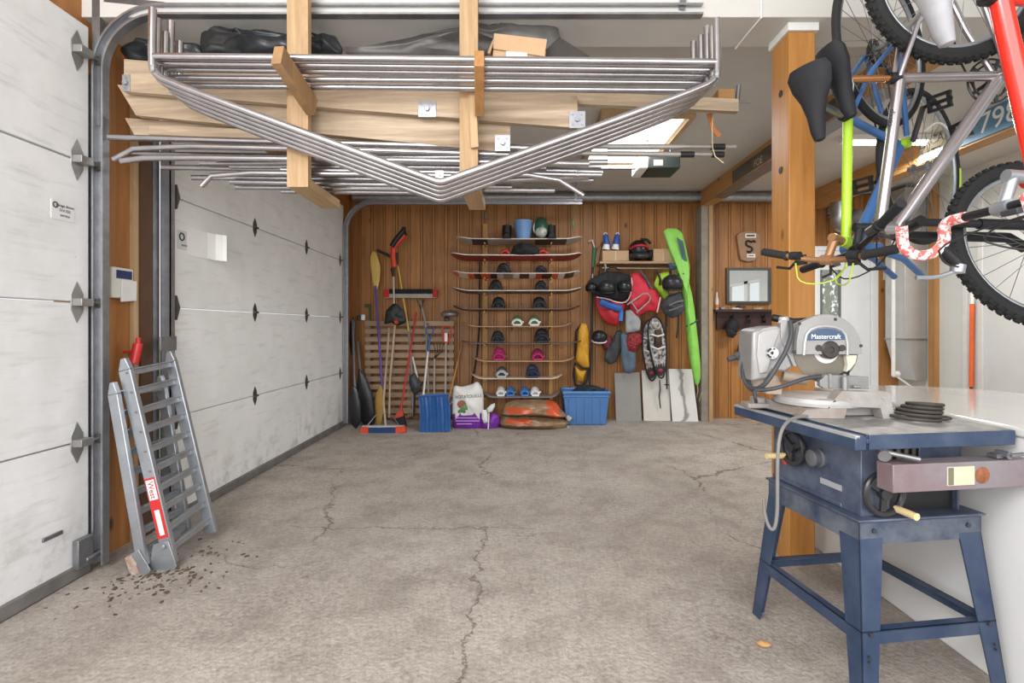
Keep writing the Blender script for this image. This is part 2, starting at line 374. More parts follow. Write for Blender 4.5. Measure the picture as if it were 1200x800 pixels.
# roll-up doors on the left
def rolldoor(name, y0, y1, mat, hinge_ys, edge_y, paper):
    d = MB()
    for z0, z1 in ((.06, .645), (.651, 1.315), (1.321, 1.995), (2.001, 2.67)): d.span((-2.15, y0, z0), (XL, y1, z1))
    o = d.build(name, mat, org=(-2.1, (y0+y1)/2, 0), bevel=.004); struct(o)
    s = MB(); s.span((-2.155, y0, 0), (-2.085, y1, .065)); s.build('bottom_seal', M('#6d6a67', .75, var=.25), o, bevel=.008)
    for yy, sc_ in hinge_ys:
        for z in (.648, 1.318, 1.998):
            h = MB(); pl = [(-.0, -.075), (.028, -.03), (.028, .03), (0, .075), (-.028, .03), (-.028, -.03)]
            h.prism([(a*sc_, b_*sc_) for a, b_ in pl], lambda a, b_: Vector((XL+.0005, yy+a, z+b_)), (.004, 0, 0))
            h.tube((XL+.012, yy-.03*sc_, z), (XL+.012, yy+.03*sc_, z), .009)
            h.build('hinge', M('#5d5b58', .5, .7), o)
    for z in (.648, 1.318, 1.998, 2.52) if edge_y else ():
        h = MB(); sg = 1
        pl = [(0, -.1), (.035, -.04), (.035, .04), (0, .1), (-.035, .035), (-.035, -.035)]
        h.prism(pl, lambda a, b_: Vector((XL+.0005, edge_y+a, z+b_)), (.004, 0, 0))
        h.box((XL+.024, edge_y+.01, z), (.045, .07, .035)); h.tube((XL+.03, edge_y, z), (XL+.03, edge_y+.10, z), .007)
        h.build('roller_hinge', M('#a5a3a0', .45, .75), o, bevel=.002)
        h = MB(); h.lathe([(.0, 0), (.02, 0), (.024, .008), (.02, .016), (0, .016)], (XL+.03, edge_y+.09, z), (0, 1, 0), 16); h.build('roller', M('#4a4642', .6), o)
    return o
d1 = rolldoor('door_1', -.35, 2.515, doorpaint('#dcdcdb', '#eaeaea'), [], 2.445, None)
d2 = rolldoor('door_2', 3.10, 6.22, doorpaint('#e4e5e2', '#efefed'), [(4.11, 1), (5.12, 1), (6.1, 1)], None, None)
h = MB(); h.box((XL+.02, 2.46, .12), (.03, .09, .14)); h.tube((XL+.03, 2.46, .08), (XL+.03, 2.57, .08), .012); h.build('bottom_bracket', GALVD, d1, bevel=.004)
h = MB(); a = P(61, 628, 2.315); h.box((XL+.004, a.y, a.z), (.008, .10, .02)); h.build('lift_handle', STEEL, d1, bevel=.003)
for z in (.648, 1.318, 1.998):
    h = MB(); h.prism([(0, -.075), (.03, 0), (0, .075)], lambda a, b_: Vector((XL+.0005, 3.14+a, z+b_)), (.02, 0, 0)); h.build('hinge', M('#6d6b68', .5, .7), d2)
# stickers and papers on the doors
a = P(73, 247, 2.37)
s = thing('door_sticker', 'small white maker sticker with printed lettering on the near white garage door', 'sticker', (XL, a.y, a.z))
b = MB(); b.span((XL+.0005, a.y-.06, a.z-.045), (XL+.0025, a.y+.06, a.z+.045)); b.build('backing', M('#dfe0de', .4, var=.03), s)
LT = Matrix.Rotation(PI/2, 4, 'Z') @ FACE
for i, tx in enumerate(('garage doors', '514 555', 'service')):
    text(tx, .018, DKG, s, Matrix.Translation((XL+.003, a.y+.01, a.z+.022-.022*i)) @ LT)
b = MB(); b.torus((XL+.003, a.y-.04, a.z+.02), .012, .003, (1, 0, 0), 16, 6); b.build('emblem', DKG, s)
a = P(216, 282, 3.24)
s = thing('door_sticker', 'faded sticker with a grey emblem left of the curled paper on the far garage door', 'sticker', (XL, a.y, a.z))
b = MB(); b.span((XL+.0005, a.y-.07, a.z-.06), (XL+.002, a.y+.06, a.z+.06)); b.build('backing', M('#d2d3cf', .5, var=.03), s)
b = MB(); b.torus((XL+.003, a.y-.03, a.z+.02), .022, .005, (1, 0, 0), 16, 6); b.build('emblem', DKG, s)
text('service', .022, DKG, s, Matrix.Translation((XL+.0025, a.y, a.z-.03)) @ LT)
a = P(236, 286, 3.42); b = MB(); n_ = 10
for i in range(n_):
    pass
pl = [(-.16, 0), (-.05, .002), (.05, .005), (.12, .02), (.15, .05), (.155, .075)]
for (u0, h0), (u1, h1) in zip(pl, pl[1:]):
    b.hexa([(XL+.002+h0, a.y+u0, a.z-.09), (XL+.003+h0, a.y+u0, a.z-.09), (XL+.003+h1, a.y+u1, a.z-.095), (XL+.002+h1, a.y+u1, a.z-.095)],
           [(XL+.002+h0, a.y+u0, a.z+.09), (XL+.003+h0, a.y+u0, a.z+.09), (XL+.003+h1, a.y+u1, a.z+.085), (XL+.002+h1, a.y+u1, a.z+.085)])
tag(b.build('paper_sheet', M('#f0f0ec', .7, var=.03)), 'white paper sheet curling off the far garage door', 'paper')
# door tracks (galvanised channels)
def track(name, label, y, Rr, xend, ztop, r=.0):
    t = thing(name, label, 'track', (XL+.03, y, 0))
    def ch(pts):
        m = MB(); pr = [(-.028, .003), (.028, .003), (.028, -.04), (.018, -.04), (.018, -.036), (.024, -.036), (.024, -.001), (-.024, -.001), (-.024, -.036), (-.018, -.036), (-.018, -.04), (-.028, -.04)]
        pts = [Vector(p) for p in pts]; rows = []
        for i, p in enumerate(pts):
            d = (pts[min(i+1, len(pts)-1)]-pts[max(i-1, 0)]).normalized(); nrm = Vector((-d.z, 0, d.x)); rows.append([m.bm.verts.new(p+nrm*n_+Vector((0, y_, 0))) for n_, y_ in pr])
        for p, q in zip(rows, rows[1:]):
            for k in range(len(pr)): m._f([p[k], p[(k+1) % len(pr)], q[(k+1) % len(pr)], q[k]])
        for r_ in (rows[0], rows[-1]): m._f(list(r_))
        return m
    x0 = XL+.04; zc = ztop-Rr
    ch([(x0, y, .03), (x0, y, zc)]).build('vertical_channel', GALV, t)
    ch([(x0+Rr-Rr*math.cos(q), y, zc+Rr*math.sin(q)) for q in [PI/2*i/24 for i in range(25)]]).build('curved_channel', GALV, t)
    ch([(x0+Rr, y, ztop), (xend, y, ztop)]).build('horizontal_channel', GALV, t)
    m = MB(); m.span((-2.155, y+.005, .05), (-2.05, y+.012, zc)); 
    for z in (.4, 1.0, 1.6): m.box((XL+.01, y+.012, z), (.09, .02, .05))
    m.build('jamb_angle', GALVD, t)
    return t
tr = track('garage_door_track', 'galvanised track of the near door, curving up and running above the pipes', 2.555, .30, .92, 2.765)
m = MB(); m.bar((-2.09, 2.56, 2.2), (-2.09, 2.56, 3.2), .03, .04, (1, 0, 0)); m.bar((-2.05, 2.56, 2.83), (-1.75, 2.56, 2.80), .03, .03); m.build('hanger_angle', GALVD, tr)
m = MB(); m.bar((.82, 2.535, 2.77), (.86, 2.535, 3.1), .03, .004, (0, 1, 0)); m.build('hanger_strap', GALVD, tr)
t2 = track('garage_door_track', 'galvanised track of the far door along the back wall, left of the snowboards', 6.22, .34, .80, 2.71)
m = MB(); m.bar((.72, 6.2, 2.72), (.72, 6.2, 2.95), .03, .004, (0, 1, 0)); m.build('hanger_strap', GALVD, t2)
t3 = thing('garage_door_track', 'galvanised upright track at the near edge of the far door behind the ramp', 'track', (XL+.02, 3.06, 0))
m = MB(); m.span((-2.12, 3.05, .03), (-2.06, 3.056, 2.3)); m.span((-2.12, 3.05, .03), (-2.114, 3.09, 2.3)); m.span((-2.066, 3.05, .03), (-2.06, 3.09, 2.3)); m.build('channel', GALV, t3)
m = MB(); m.span((-2.135, 3.0, .05), (-2.128, 3.05, 2.3)); m.build('jamb_angle', GALVD, t3)
# ceiling skylight, pipe, beams
sk = thing('window_1', 'bright square skylight with a pine frame in the ceiling', 'skylight', (1.05, 4.75, 2.95)); struct(sk)
m = MB(); m.span((.72, 4.15, 2.93), (1.4, 5.4, 2.945)); m.build('skylight_pane', emit('#f7fbff', 1.6), sk)
m = MB(); m.span((1.4, 4.1, 2.88), (1.44, 5.45, 2.949)); m.span((.68, 4.1, 2.88), (.72, 5.45, 2.949)); m.span((.72, 4.1, 2.88), (1.4, 4.14, 2.949)); m.span((.72, 5.41, 2.88), (1.4, 5.45, 2.949))
m.build('skylight_frame', PINE['Y'], sk)
m = MB(); m.tube((-2.1, 6.6, 2.87), (2.42, 6.6, 2.87), .062, 20); m.tube((2.6, 6.6, 2.87), (4.3, 6.6, 2.87), .062, 20); m.tube((2.4, 6.6, 2.87), (2.62, 6.6, 2.87), .06, 20)
for x in (-.5, .9, 3.2): m.tube((x, 6.6, 2.87), (x+.05, 6.6, 2.87), .066, 20)
tag(m.build('round_duct', GALV), 'long round galvanised duct along the top of the back wall', 'duct')
d = MB(); d.path([(3.95, 6.25, 2.55), (3.95, 6.25, 2.62), (3.95, 6.25, 2.9)], .10, 20); d.path([(4.3, 6.42, 2.60), (4.15, 6.4, 2.46), (3.95, 6.25, 2.46), (3.95, 6.25, 2.6)], .10, 18, smooth=2); d.path([(3.95, 6.25, 2.9), (3.95, 6.25, 2.95)], .10)
tag(d.build('elbow_duct', GALV), 'short elbowed duct hanging below the ceiling behind the upright post', 'duct')
m = MB(); m.span((2.37, 2.83, 2.74), (2.50, 6.6, 2.95)); b1 = m.build('beam', wood('#a6733c', '#c2935a', 'Y', .6)); tag(b1, 'wooden ceiling beam running back to the narrow post, a dark plate on its side', 'beam')
m = MB(); m.span((2.362, 3.5, 2.77), (2.369, 5.6, 2.90)); m.span((2.355, 3.3, 2.735), (2.50, 6.1, 2.745), 1); m.build('side_plate', [M('#59544c', .6, var=.3), STEEL], b1)
text('FOE', .10, M('#b9a68c', .6), b1, Matrix.Translation((2.361, 5.0, 2.81)) @ Matrix.Rotation(-PI/2, 4, 'Z') @ FACE)
m = MB(); m.span((2.35, 6.5, 0), (2.44, 6.73, 2.745)); m.span((2.44, 6.48, 0), (2.49, 6.73, 2.745), 1)
tag(m.build('post', [M('#8f877b', .7, var=.2), PINE['Z']], bevel=.003), 'narrow pine post at the back wall beside the lime green bag', 'post')
m = MB(); m.span((1.385, 2.6, 0), (1.52, 2.78, 2.70)); pst = m.build('post', wood('#a2692c', '#c98f4c', 'Z', .45, s=5), bevel=.006)
tag(pst, 'thick cedar post standing behind the saws and holding up the ceiling beam', 'post')
m = MB(); m.span((1.375, 2.588, 2.70), (1.53, 2.79, 2.74)); m.build('cap', WHT, pst)
for x, z in ((1.384, 2.42), (1.384, 2.02)):
    m = MB(); m.tube((1.3845, 2.68, z), (1.382, 2.68, z), .018, 16); m.build('bolt_hole', BLK, pst)
m = MB(); m.span((3.80, 2.83, 2.72), (3.95, 6.6, 2.95)); b2 = m.build('beam', wood('#a6733c', '#c2935a', 'Y', .6)); tag(b2, 'wooden beam behind the bicycles carrying old licence plates', 'beam')
def plate(label, y0, y1, z0, z1, mat, lines, tmat):
    t = thing('licence_plate', label, 'plate', (3.79, (y0+y1)/2, z0)); m = MB(); m.span((3.785, y0, z0), (3.797, y1, z1)); m.build('sheet', mat, t, bevel=.003)
    for i, (tx, sz) in enumerate(lines):
        text(tx, sz, tmat, t, Matrix.Translation((3.784, (y0+y1)/2, z0+(z1-z0)*(1-(i+.5)/len(lines)))) @ Matrix.Rotation(-PI/2, 4, 'Z') @ FACE)
plate('blue licence plate with white numbers on the beam above the right wall', 3.66, 4.38, 2.735, 2.95, M('#4f7f9f', .5), [('798', .23)], WHT)
plate('pale plate lettered in dark capitals, behind the bicycles', 4.42, 4.8, 2.73, 2.95, M('#b5ad98', .6), [('LACAVE', .11), ('TR', .10)], DKG)
m = MB(); p0 = [P(892, -8, 2.54), P(892, 20, 2.54), P(878, 36, 2.66), P(862, 56, 2.81)]; m.path([p-Vector((0, 0, .004)) for p in p0], .005, 8)
tag(m.build('ceiling_cable', WHT), 'white cable stapled over the ceiling beam left of the thick post', 'cable')
# bay lamp
lp = thing('ceiling_light', 'long tube light on the ceiling behind the bicycles', 'light', (3.6, 4.7, 2.95))
m = MB(); m.span((3.0, 4.64, 2.9), (3.79, 4.76, 2.95)); m.build('housing', WHT, lp, bevel=.004)
m = MB(); m.tube((3.03, 4.7, 2.885), (3.76, 4.7, 2.885), .016, 12); m.build('lamp_tube', emit('#fffaf0', 9), lp)
# door with a glass pane, back right
t = MB()
for a, b_ in (((3.90, YB-.02, 0), (3.955, YB+.05, DZ)), ((4.66, YB-.02, 0), (4.75, YB+.05, DZ)), ((3.955, YB-.02, 2.2), (4.66, YB+.05, DZ))): t.span(a, b_)
dr = t.build('door_3', M('#eceeee', .4, var=.03), bevel=.006); struct(dr)
m = MB(); m.span((3.96, YB+.005, 0), (4.0, YB+.045, 2.2)); m.span((4.27, YB+.005, 0), (4.655, YB+.045, 2.2)); m.span((4.0, YB+.005, 0), (4.27, YB+.045, .62)); m.span((4.0, YB+.005, 1.95), (4.27, YB+.045, 2.2)); m.build('door_leaf', M('#e8ebec', .4, var=.03), dr, bevel=.004)
m = MB(); m.span((4.0, YB+.02, .62), (4.27, YB+.026, 1.95)); m.build('door_pane', glassm(), dr)
m = MB()
for xx in (4.0, 4.245): m.span((xx, YB+.0, .62), (xx+.025, YB+.02, 1.95))
m.span((4.0, YB, .62), (4.27, YB+.02, .72)); m.build('pane_frame', M('#6a6f70', .5), dr)
sh = MB(); rs = random.Random(3)
for i in range(3600):
    a = Vector((rs.uniform(5.0, 7.0), rs.uniform(9.0, 10.5), rs.uniform(.0, 3.2))); e = Euler((rs.uniform(0, 6), rs.uniform(0, 6), rs.uniform(0, 6))).to_matrix(); l = rs.uniform(.05, .09)
    v = [sh.bm.verts.new(a+e@Vector(q)) for q in ((-l, 0, 0), (0, -l*.5, .01), (l, 0, 0), (0, l*.5, .01))]; sh._f(v)
for x in (5.4, 5.9, 6.4): sh.tube((x, 9.7, -.12), (x, 9.7, 2.4), .04, 8)
s2 = MB()
for i in range(900):
    a = Vector((rs.uniform(6.6, 7.6), rs.uniform(-.8, 1.1), rs.uniform(.0, 3.0))); e = Euler((rs.uniform(0, 6), rs.uniform(0, 6), rs.uniform(0, 6))).to_matrix(); l = rs.uniform(.06, .11)
    v = [s2.bm.verts.new(a+e@Vector(q)) for q in ((-l, 0, 0), (0, -l*.5, .01), (l, 0, 0), (0, l*.5, .01))]; s2._f(v)
s2.tube((7.1, .2, -.12), (7.1, .2, 2.4), .05, 8)
tag(s2.build('shrub', M('#6f9150', .7, var=.5, scale=3)), 'green shrub seen only as a reflection in the wall mirror', 'shrub')
tag(sh.build('shrub', M('#6f9150', .7, var=.5, scale=3)), 'leafy green shrub outside the glass of the back door', 'shrub')
# ------------------------------------------------------------ overhead rack, bent frames, lumber, pipes
def quad_board(b, x0, y0, x1, y1, hpx, Y, depth, cut0=0, cut1=0):
    b.ppx([(x0, y0-hpx/2), (x1, y1-hpx/2), (x1-cut1, y1+hpx/2), (x0+cut0, y0+hpx/2)], Y, depth); return b
RG = 'pine hangers of the overhead rack'
h1 = thing('rack_hanger', 'pine rack hanger on the left with a weathered arm tilted toward the viewer', 'rack', P(349, 219, 2.44), RG)
b = MB(); b.span(P(336, -260, 2.42), P(361, 219, 2.42)+Vector((0, .04, 0))); b.build('upright', PINE['Z'], h1, bevel=.002)
b = MB(); b.span((P(336, 219, 2.42).x, 2.46, P(0, 219, 2.42).z), (P(361, 219, 2.42).x, 2.86, P(0, 219, 2.42).z+.045)); b.build('lower_arm', PINE['Y'], h1, bevel=.002)
b = MB(); b.bar(P(366, 126, 2.395), P(325, 64, 2.10), .042, .088, (0, 0, 1)); lab(b.build('tilted_arm', wood('#84684c', '#ad8455', 'Z', .7), h1, bevel=.002), 'weathered brown arm')
h2 = thing('rack_hanger', 'pine rack hanger in the middle with two short boards nailed to it', 'rack', P(550, 219, 2.44), RG)
b = MB(); b.span(P(538.5, -260, 2.42), P(560, 219, 2.42)+Vector((0, .04, 0))); b.build('upright', PINE['Z'], h2, bevel=.002)
b = MB(); b.span((P(540, 219, 2.42).x, 2.46, P(0, 221, 2.42).z), (P(562, 219, 2.42).x, 2.86, P(0, 221, 2.42).z+.045)); b.build('lower_arm', PINE['Y'], h2, bevel=.002)
b = MB(); b.bar(P(562, 128, 2.40), P(561.5, 68, 2.14), .042, .088, (0, 0, 1)); b.build('tilted_arm', PINED['Z'], h2, bevel=.002)
b = MB(); b.ppx([(548, 86), (556, 85), (561, 172), (552, 173)], 2.398, .02); lab(b.build('nailed_board', PINE['Z'], h2, bevel=.002), 'narrow pale board')
TL = ['outermost', 'second', 'third', 'fourth', 'innermost']
LX = (179, 184.5, 194, 200.5, 211); LT_ = (10, 22, 38, 25, 49); RX = (840, 835, 829, 822, 813); RT = (22, 32, 31, 42, 49)
TYL = (66, 74, 81, 91, 100); TYR = (73, 82, 88.5, 97, 106)
for i in range(5):
    Y = 2.20+.042*i; o5 = 5.2*i
    t = thing('tent_frame', f'{TL[i]} of the five V-bent steel tent frames on the rack, counted from the front', 'pipe frame', P(516, 213+o5, Y), 'V-bent steel tent frames on the rack')
    pts = [(LX[i], LT_[i]), (LX[i]-1, TYL[i]+9), (LX[i]+2, TYL[i]+20-1.5*i), (LX[i]+20, 97+o5+(LX[i]-179)*.36), (507, 211+o5), (516, 213.5+o5), (525, 211+o5), (RX[i]-18, 104+o5+(840-RX[i])*.36), (RX[i]-1, TYR[i]+20-2*i), (RX[i]+1, TYR[i]+7), (RX[i], RT[i])]
    b = MB(); b.path([P(x, y, Y) for x, y in pts], .0158, 14, smooth=2); b.build('bent_tube', PIPE, t)
    b = MB(); b.tube(P(LX[i], TYL[i], Y), P(RX[i], TYR[i], Y), .0148, 14); b.build('tie_tube', PIPE, t)
    for x, y in ((LX[i], TYL[i]+14), (RX[i], TYR[i]+14)): b = MB(); b.box(P(x, y, Y-.016), (.016, .006, .03)); b.tube(P(x, y, Y-.012), P(x, y, Y-.024), .006, 8); b.build('bracket', GALV, t)
    if i == 0: b = MB(); b.box(P(515, 205, Y+.002), (.034, .012, .035)); b.tube(P(515, 205, Y-.004), P(515, 205, Y-.008), .008, 10); b.build('centre_bracket', GALV, t)
boards = [
 ('thick pine plank topmost in the rack, metal plates at both ends', (145, 88, 677, 131, 38), 2.475, (0, 0), 'X'),
 ('thick pine plank below the topmost one, its right end plated', (137, 117, 598, 161, 36), 2.52, (22, 0), 'X'),
 ('plank with a slanted left end at the bottom of the lumber stack', (146, 149, 430, 168, 22), 2.57, (12, 0), 'X'),
 ('thin light pine batten in front of the lowest plank, left side', (174, 152, 330, 158, 11), 2.55, (0, 0), 'X'),
 ('long tapering board jutting out at the right end of the rack', (590, 110, 866, 123, 15), 2.515, (0, 0), 'X')]
lum = []
for lb, (x0, y0, x1, y1, hh), Y, ct, ax in boards:
    t = thing('lumber_plank', lb, 'plank', P((x0+x1)/2, (y0+y1)/2+hh/2, Y), 'planks stored on the overhead rack')
    b = MB(); quad_board(b, x0, y0, x1, y1, hh, Y, .036, *ct); b.build('plank', wood('#857059', '#c6b197', 'X', .75, s=8), t, bevel=.002); lum.append(t)
def mplate(t, x0, y0, x1, y1, Y):
    b = MB(); b.span(P(x0, y0, Y), P(x1, y1, Y)+Vector((0, .003, 0)))
    for q in ((x0+4, y0+4), (x1-4, y0+4), (x0+4, y1-4), (x1-4, y1-4)): b.tube(P(*q, Y), P(*q, Y)-Vector((0, .003, 0)), .005, 8)
    b.tube(P((x0+x1)/2, (y0+y1)/2, Y), P((x0+x1)/2, (y0+y1)/2, Y)-Vector((0, .012, 0)), .012, 12)
    lab(b.build('metal_plate', GALV, t, bevel=.001), 'galvanised plate')
mplate(lum[0], 490, 118, 511, 137, 2.471); mplate(lum[0], 667, 130, 686, 150, 2.471); mplate(lum[0], 143, 87, 152, 107, 2.471); mplate(lum[1], 580, 158, 598, 177, 2.471)
b = MB(); b.span(P(581, 158, 2.475), P(597, 176, 2.475)+Vector((0, .045, 0))); b.build('packing_block', PINE['X'], lum[1])
t = MB(); t.span(P(842, 104, 2.55), P(861, 118, 2.55)+Vector((0, .1, 0))); tag(t.build('wood_block', PINED['X'], bevel=.002), 'short orange wood offcut on the right end of the rack', 'block')
t = MB(); t.tube(P(866, 100, 2.56), P(864, 117, 2.56), .011, 12); t.tube(P(858, 119, 2.56), P(879, 120, 2.56), .005, 8)
tag(t.build('pipe_end', STEEL), 'short upright steel pipe stub at the far right end of the rack', 'pipe')
straight = [((128, 161), (640, 174), 2.53, .0155), ((235, 191), (712, 190), 2.60, .014), ((190, 196), (560, 201), 2.66, .014), ((270, 213), (600, 219), 2.66, .013),
 ((276, 219), (650, 223), 2.73, .015), ((300, 205), (704, 199), 2.70, .014), ((330, 199), (705, 205), 2.56, .0135), ((400, 214), (695, 211), 2.72, .012), ((150, 180), (560, 186), 2.64, .013), ((210, 172), (590, 178), 2.58, .014), ((225, 208), (610, 212), 2.69, .014), ((270, 195), (640, 197), 2.62, .013), ((330, 224), (560, 226), 2.76, .014), ((560, 197), (706, 202), 2.66, .018), ((580, 211), (690, 207), 2.62, .017), ((250, 186), (600, 184), 2.57, .013)]
for (a, c_, Y, r) in straight:
    b = MB(); b.tube(P(*a, Y), P(*c_, Y+.01), r, 14); b.tube(P(c_[0]-30, c_[1]-.2, Y+.009), P(c_[0]-27, c_[1], Y+.009), r*1.12, 14)
    tag(b.build('steel_pipe', PIPE), 'straight steel pipe in the bundle lying on the lower arms of the rack', 'pipe', 'straight pipes on the overhead rack')
for lb, pts, Y, r in (('long pipe with a kinked left end in the pipe bundle, near the door track', [(133, 187), (165, 170), (400, 175), (655, 183)], 2.505, .0135),
   ('pipe with a slightly cranked flattened left end below the kinked pipe', [(142, 189), (178, 184), (420, 187), (690, 192)], 2.50, .0145),
   ('thin pipe with its left end bent down, low in the bundle', [(236, 218), (252, 202), (420, 204), (600, 207)], 2.52, .0125),
   ('thin pipe with its right end bent down, low in the bundle', [(540, 205), (646, 205), (684, 229)], 2.55, .0125)):
    b = MB(); b.path([P(x, y, Y) for x, y in pts], r, 14, smooth=1); tag(b.build('bent_pipe', PIPE), lb, 'pipe')
for lb, y0, y1, x1, gr in (('upper grey telescopic pole with a black grip, poking out right of the rack', 172, 172, 862, [(833, 849)]), ('lower grey telescopic pole with two black grips, poking out right of the rack', 180, 181, 848, [(797, 813), (834, 848)])):
    Y = 2.62; t = thing('telescopic_pole', lb, 'pole', P(720, y0+3, Y)); b = MB(); b.tube(P(560, y0-1, Y), P(x1, y1, Y), .0115, 12); b.tube(P(712, y0, Y), P(800, y1, Y), .0135, 12); b.build('shaft', M('#9b9690', .45, .5), t)
    for g0, g1 in gr: b = MB(); b.tube(P(g0, y1, Y), P(g1, y1, Y), .0155, 12); b.build('grip', BLK, t)
b = MB(); b.path([P(836, 118, 2.6), P(834.5, 150, 2.6), P(835, 173, 2.6), P(838, 183, 2.58), P(848, 191, 2.58)], .0025, 6); tag(b.build('twine', M('#d9c8a4', .9)), 'pale twine hanging from the rack and tied round the poles', 'string')
b = MB(); b.path([P(831, 133, 2.65), P(836, 152, 2.65), P(842, 158, 2.65), P(844, 159, 2.65)], .006, 6, flat=2.5); tag(b.build('strap', M('#c07a4a', .8)), 'orange strap end dangling below the right end of the rack', 'strap')
TARP = M('#2b2d2f', .32, var=.3, bump=.3, bs=14); TARPG = M('#55524f', .45, var=.25, bump=.35, bs=12)
for nm, lb, poly, mt, Y, tt in (
  ('rolled_tarp', 'rolled black plastic tarp on the rack, left of the left hanger', [(236, 38), (262, 34), (305, 37), (336, 40), (352, 46), (352, 66), (240, 66), (234, 52)], TARP, 2.62, .06),
  ('rolled_tarp', 'rolled black plastic tarp on the rack, right of the left hanger', [(352, 42), (378, 43), (394, 43), (402, 58), (400, 66), (356, 66)], TARP, 2.64, .06),
  ('rolled_tarp', 'flat dark tarp bundle at the far left end of the rack', [(142, 62), (160, 50), (190, 50), (236, 52), (240, 66), (200, 71), (152, 72)], TARP, 2.66, .06),
  ('folded_tarp', 'large grey folded tarp draped on the right half of the rack', [(402, 62), (450, 52), (520, 38), (560, 26), (600, 24), (652, 24), (656, 42), (668, 66), (560, 72), (420, 68)], TARPG, 2.64, .06)):
    b = MB(); b.pillow(poly, Y, tt, tt*.9, seed=len(lb), lump=.7, freq=11, iters=1, rings=6); tag(b.build(nm, mt, angle=60), lb, 'tarp')
t = thing('cardboard_box', 'open cardboard box lying on the grey tarp up on the rack', 'box', P(608, 68, 2.56)); CB = M('#c3a07c', .85, var=.06)
b = MB(); b.ppx([(578, 58), (577, 68), (638, 69), (640, 60)], 2.545, .09); b.build('body', CB, t, bevel=.002)
b = MB(); b.ppx([(579, 39), (641, 46), (638, 66), (578, 57)], 2.535, .006); b.ppx([(571, 62), (578, 45), (580, 46), (574, 63)], 2.55, .07); b.build('flap', CB, t)
b = MB(); b.ppx([(593, 60), (618, 62), (618, 68), (593, 66)], 2.532, .003); lab(b.build('shipping_label', WHT, t), 'white paper label')
b = MB(); b.ppx([(638, 60), (655, 43), (695, 68), (640, 70)], 2.60, .12); tag(b.build('storage_case', M('#39332f', .5), bevel=.004), 'dark flat case leaning right of the cardboard box on the rack', 'case')
op = thing('door_opener', 'black garage door opener hanging under the ceiling at the skylight', 'opener', P(775, 197, 4.6))
b = MB(); b.span(P(760, 182, 4.6), P(800, 197, 4.6)+Vector((-.02, .3, 0))); b.build('housing', M('#2d3531', .5), op, bevel=.01)
b = MB(); b.span(P(749, 182, 4.6), P(760, 197, 4.6)+Vector((-.001, .3, 0))); lab(b.build('lamp_lens', M('#f2f2ee', .3), op, bevel=.012), 'white lamp lens')
b = MB(); b.span(P(766, 187, 4.597), P(777, 194, 4.597)+Vector((0, .002, 0))); b.build('data_label', M('#a9a39b', .5), op)
b = MB(); b.span((-1.98, 4.72, 2.66), (1.10, 4.76, 2.69)); b.span((1.2, 4.72, 2.76), (1.22, 4.74, 2.95)); b.span((1.42, 4.72, 2.76), (1.44, 4.74, 2.95)); b.span((1.18, 4.715, 2.745), (1.46, 4.745, 2.765)); b.build('rail', STEEL, op)
# ------------------------------------------------------------ left: keypad, ramp, bits
kp = thing('wall_keypad', 'white wall keypad with a dark screen on the wood between the garage doors', 'keypad', (-2.16, 2.765, 1.36))
b = MB(); b.span((-2.16, 2.695, 1.355), (-2.125, 2.845, 1.52)); b.build('case', M('#e3e2da', .4, var=.03), kp, bevel=.008)
b = MB(); b.span((-2.1255, 2.72, 1.46), (-2.123, 2.83, 1.505)); b.build('screen', M('#39436e', .25), kp)
b = MB(); b.hexa([(-2.125, 2.745, 1.335), (-2.112, 2.745, 1.335), (-2.112, 2.85, 1.345), (-2.125, 2.85, 1.345)], [(-2.125, 2.75, 1.455), (-2.116, 2.75, 1.455), (-2.116, 2.858, 1.455), (-2.125, 2.858, 1.455)]); b.build('flip_cover', WHT, kp, bevel=.003)
rp = thing('loading_ramp', 'folded aluminium loading ramp leaning on the wall between the garage doors', 'ramp', P(185, 670, 2.52))
def rail(pb, pt, w, th): b = MB(); b.bar(pb, pt, w, th, (0, 1, 0)); return b
B1, T1 = P(199, 662, 2.53), P(142, 420, 2.55); dY = Vector((0, .335, 0))
LB, LTp = P(166, 664, 2.49), P(129, 448, 2.50)
for pb, pt, lbn, w in ((B1, T1, 0, .062), (B1+dY+Vector((0, 0, .02)), T1+dY+Vector((0, 0, .02)), 1, .06), (LB, LTp, 2, .05), (LB+dY, LTp+dY, 3, .05)):
    b = MB(); d = (pt-pb).normalized(); pn = d.cross(Vector((0, 1, 0)))
    a0, a1 = pb, pt-d*.06
    b.hexa([a0-pn*w/2, a0+pn*w/2, a0+pn*w/2+Vector((0, .028, 0)), a0-pn*w/2+Vector((0, .028, 0))], [a1-pn*w/2, a1+pn*w/2, a1+pn*w/2+Vector((0, .028, 0)), a1-pn*w/2+Vector((0, .028, 0))])
    b.hexa([a1-pn*w/2, a1+pn*w/2, a1+pn*w/2+Vector((0, .028, 0)), a1-pn*w/2+Vector((0, .028, 0))], [pt-pn*w*.3, pt+pn*w*.1, pt+pn*w*.1+Vector((0, .028, 0)), pt-pn*w*.3+Vector((0, .028, 0))])
    b.build('rail', ALU, rp, bevel=.004)
for (pb, pt, n, o_) in ((B1, T1, 10, Vector((0, 0, .02))), (LB, LTp, 9, Vector((0, 0, 0)))):
    d = (pt-pb)
    for i in range(n):
        a = pb+d*(.07+.86*i/(n-1))+Vector((0, .028, 0)); b = MB(); e = a+Vector((0, .307, 0))+o_
        b.bar(a, e, .036, .018, (1, 0, .25)); b.bar(a+Vector((.012, 0, .016)), e+Vector((.012, 0, .016)), .008, .012, (1, 0, .25)); b.build('rung', ALU, rp, bevel=.002)
for i in range(10):
    u_ = .07+.86*i/9
    if .12 < u_ < .44: continue
    a = B1+(T1-B1)*u_+Vector((.012, 0, 0)); b = MB(); b.tube(a, a-Vector((0, .004, 0)), .006, 8); b.build('rivet', STEEL, rp)
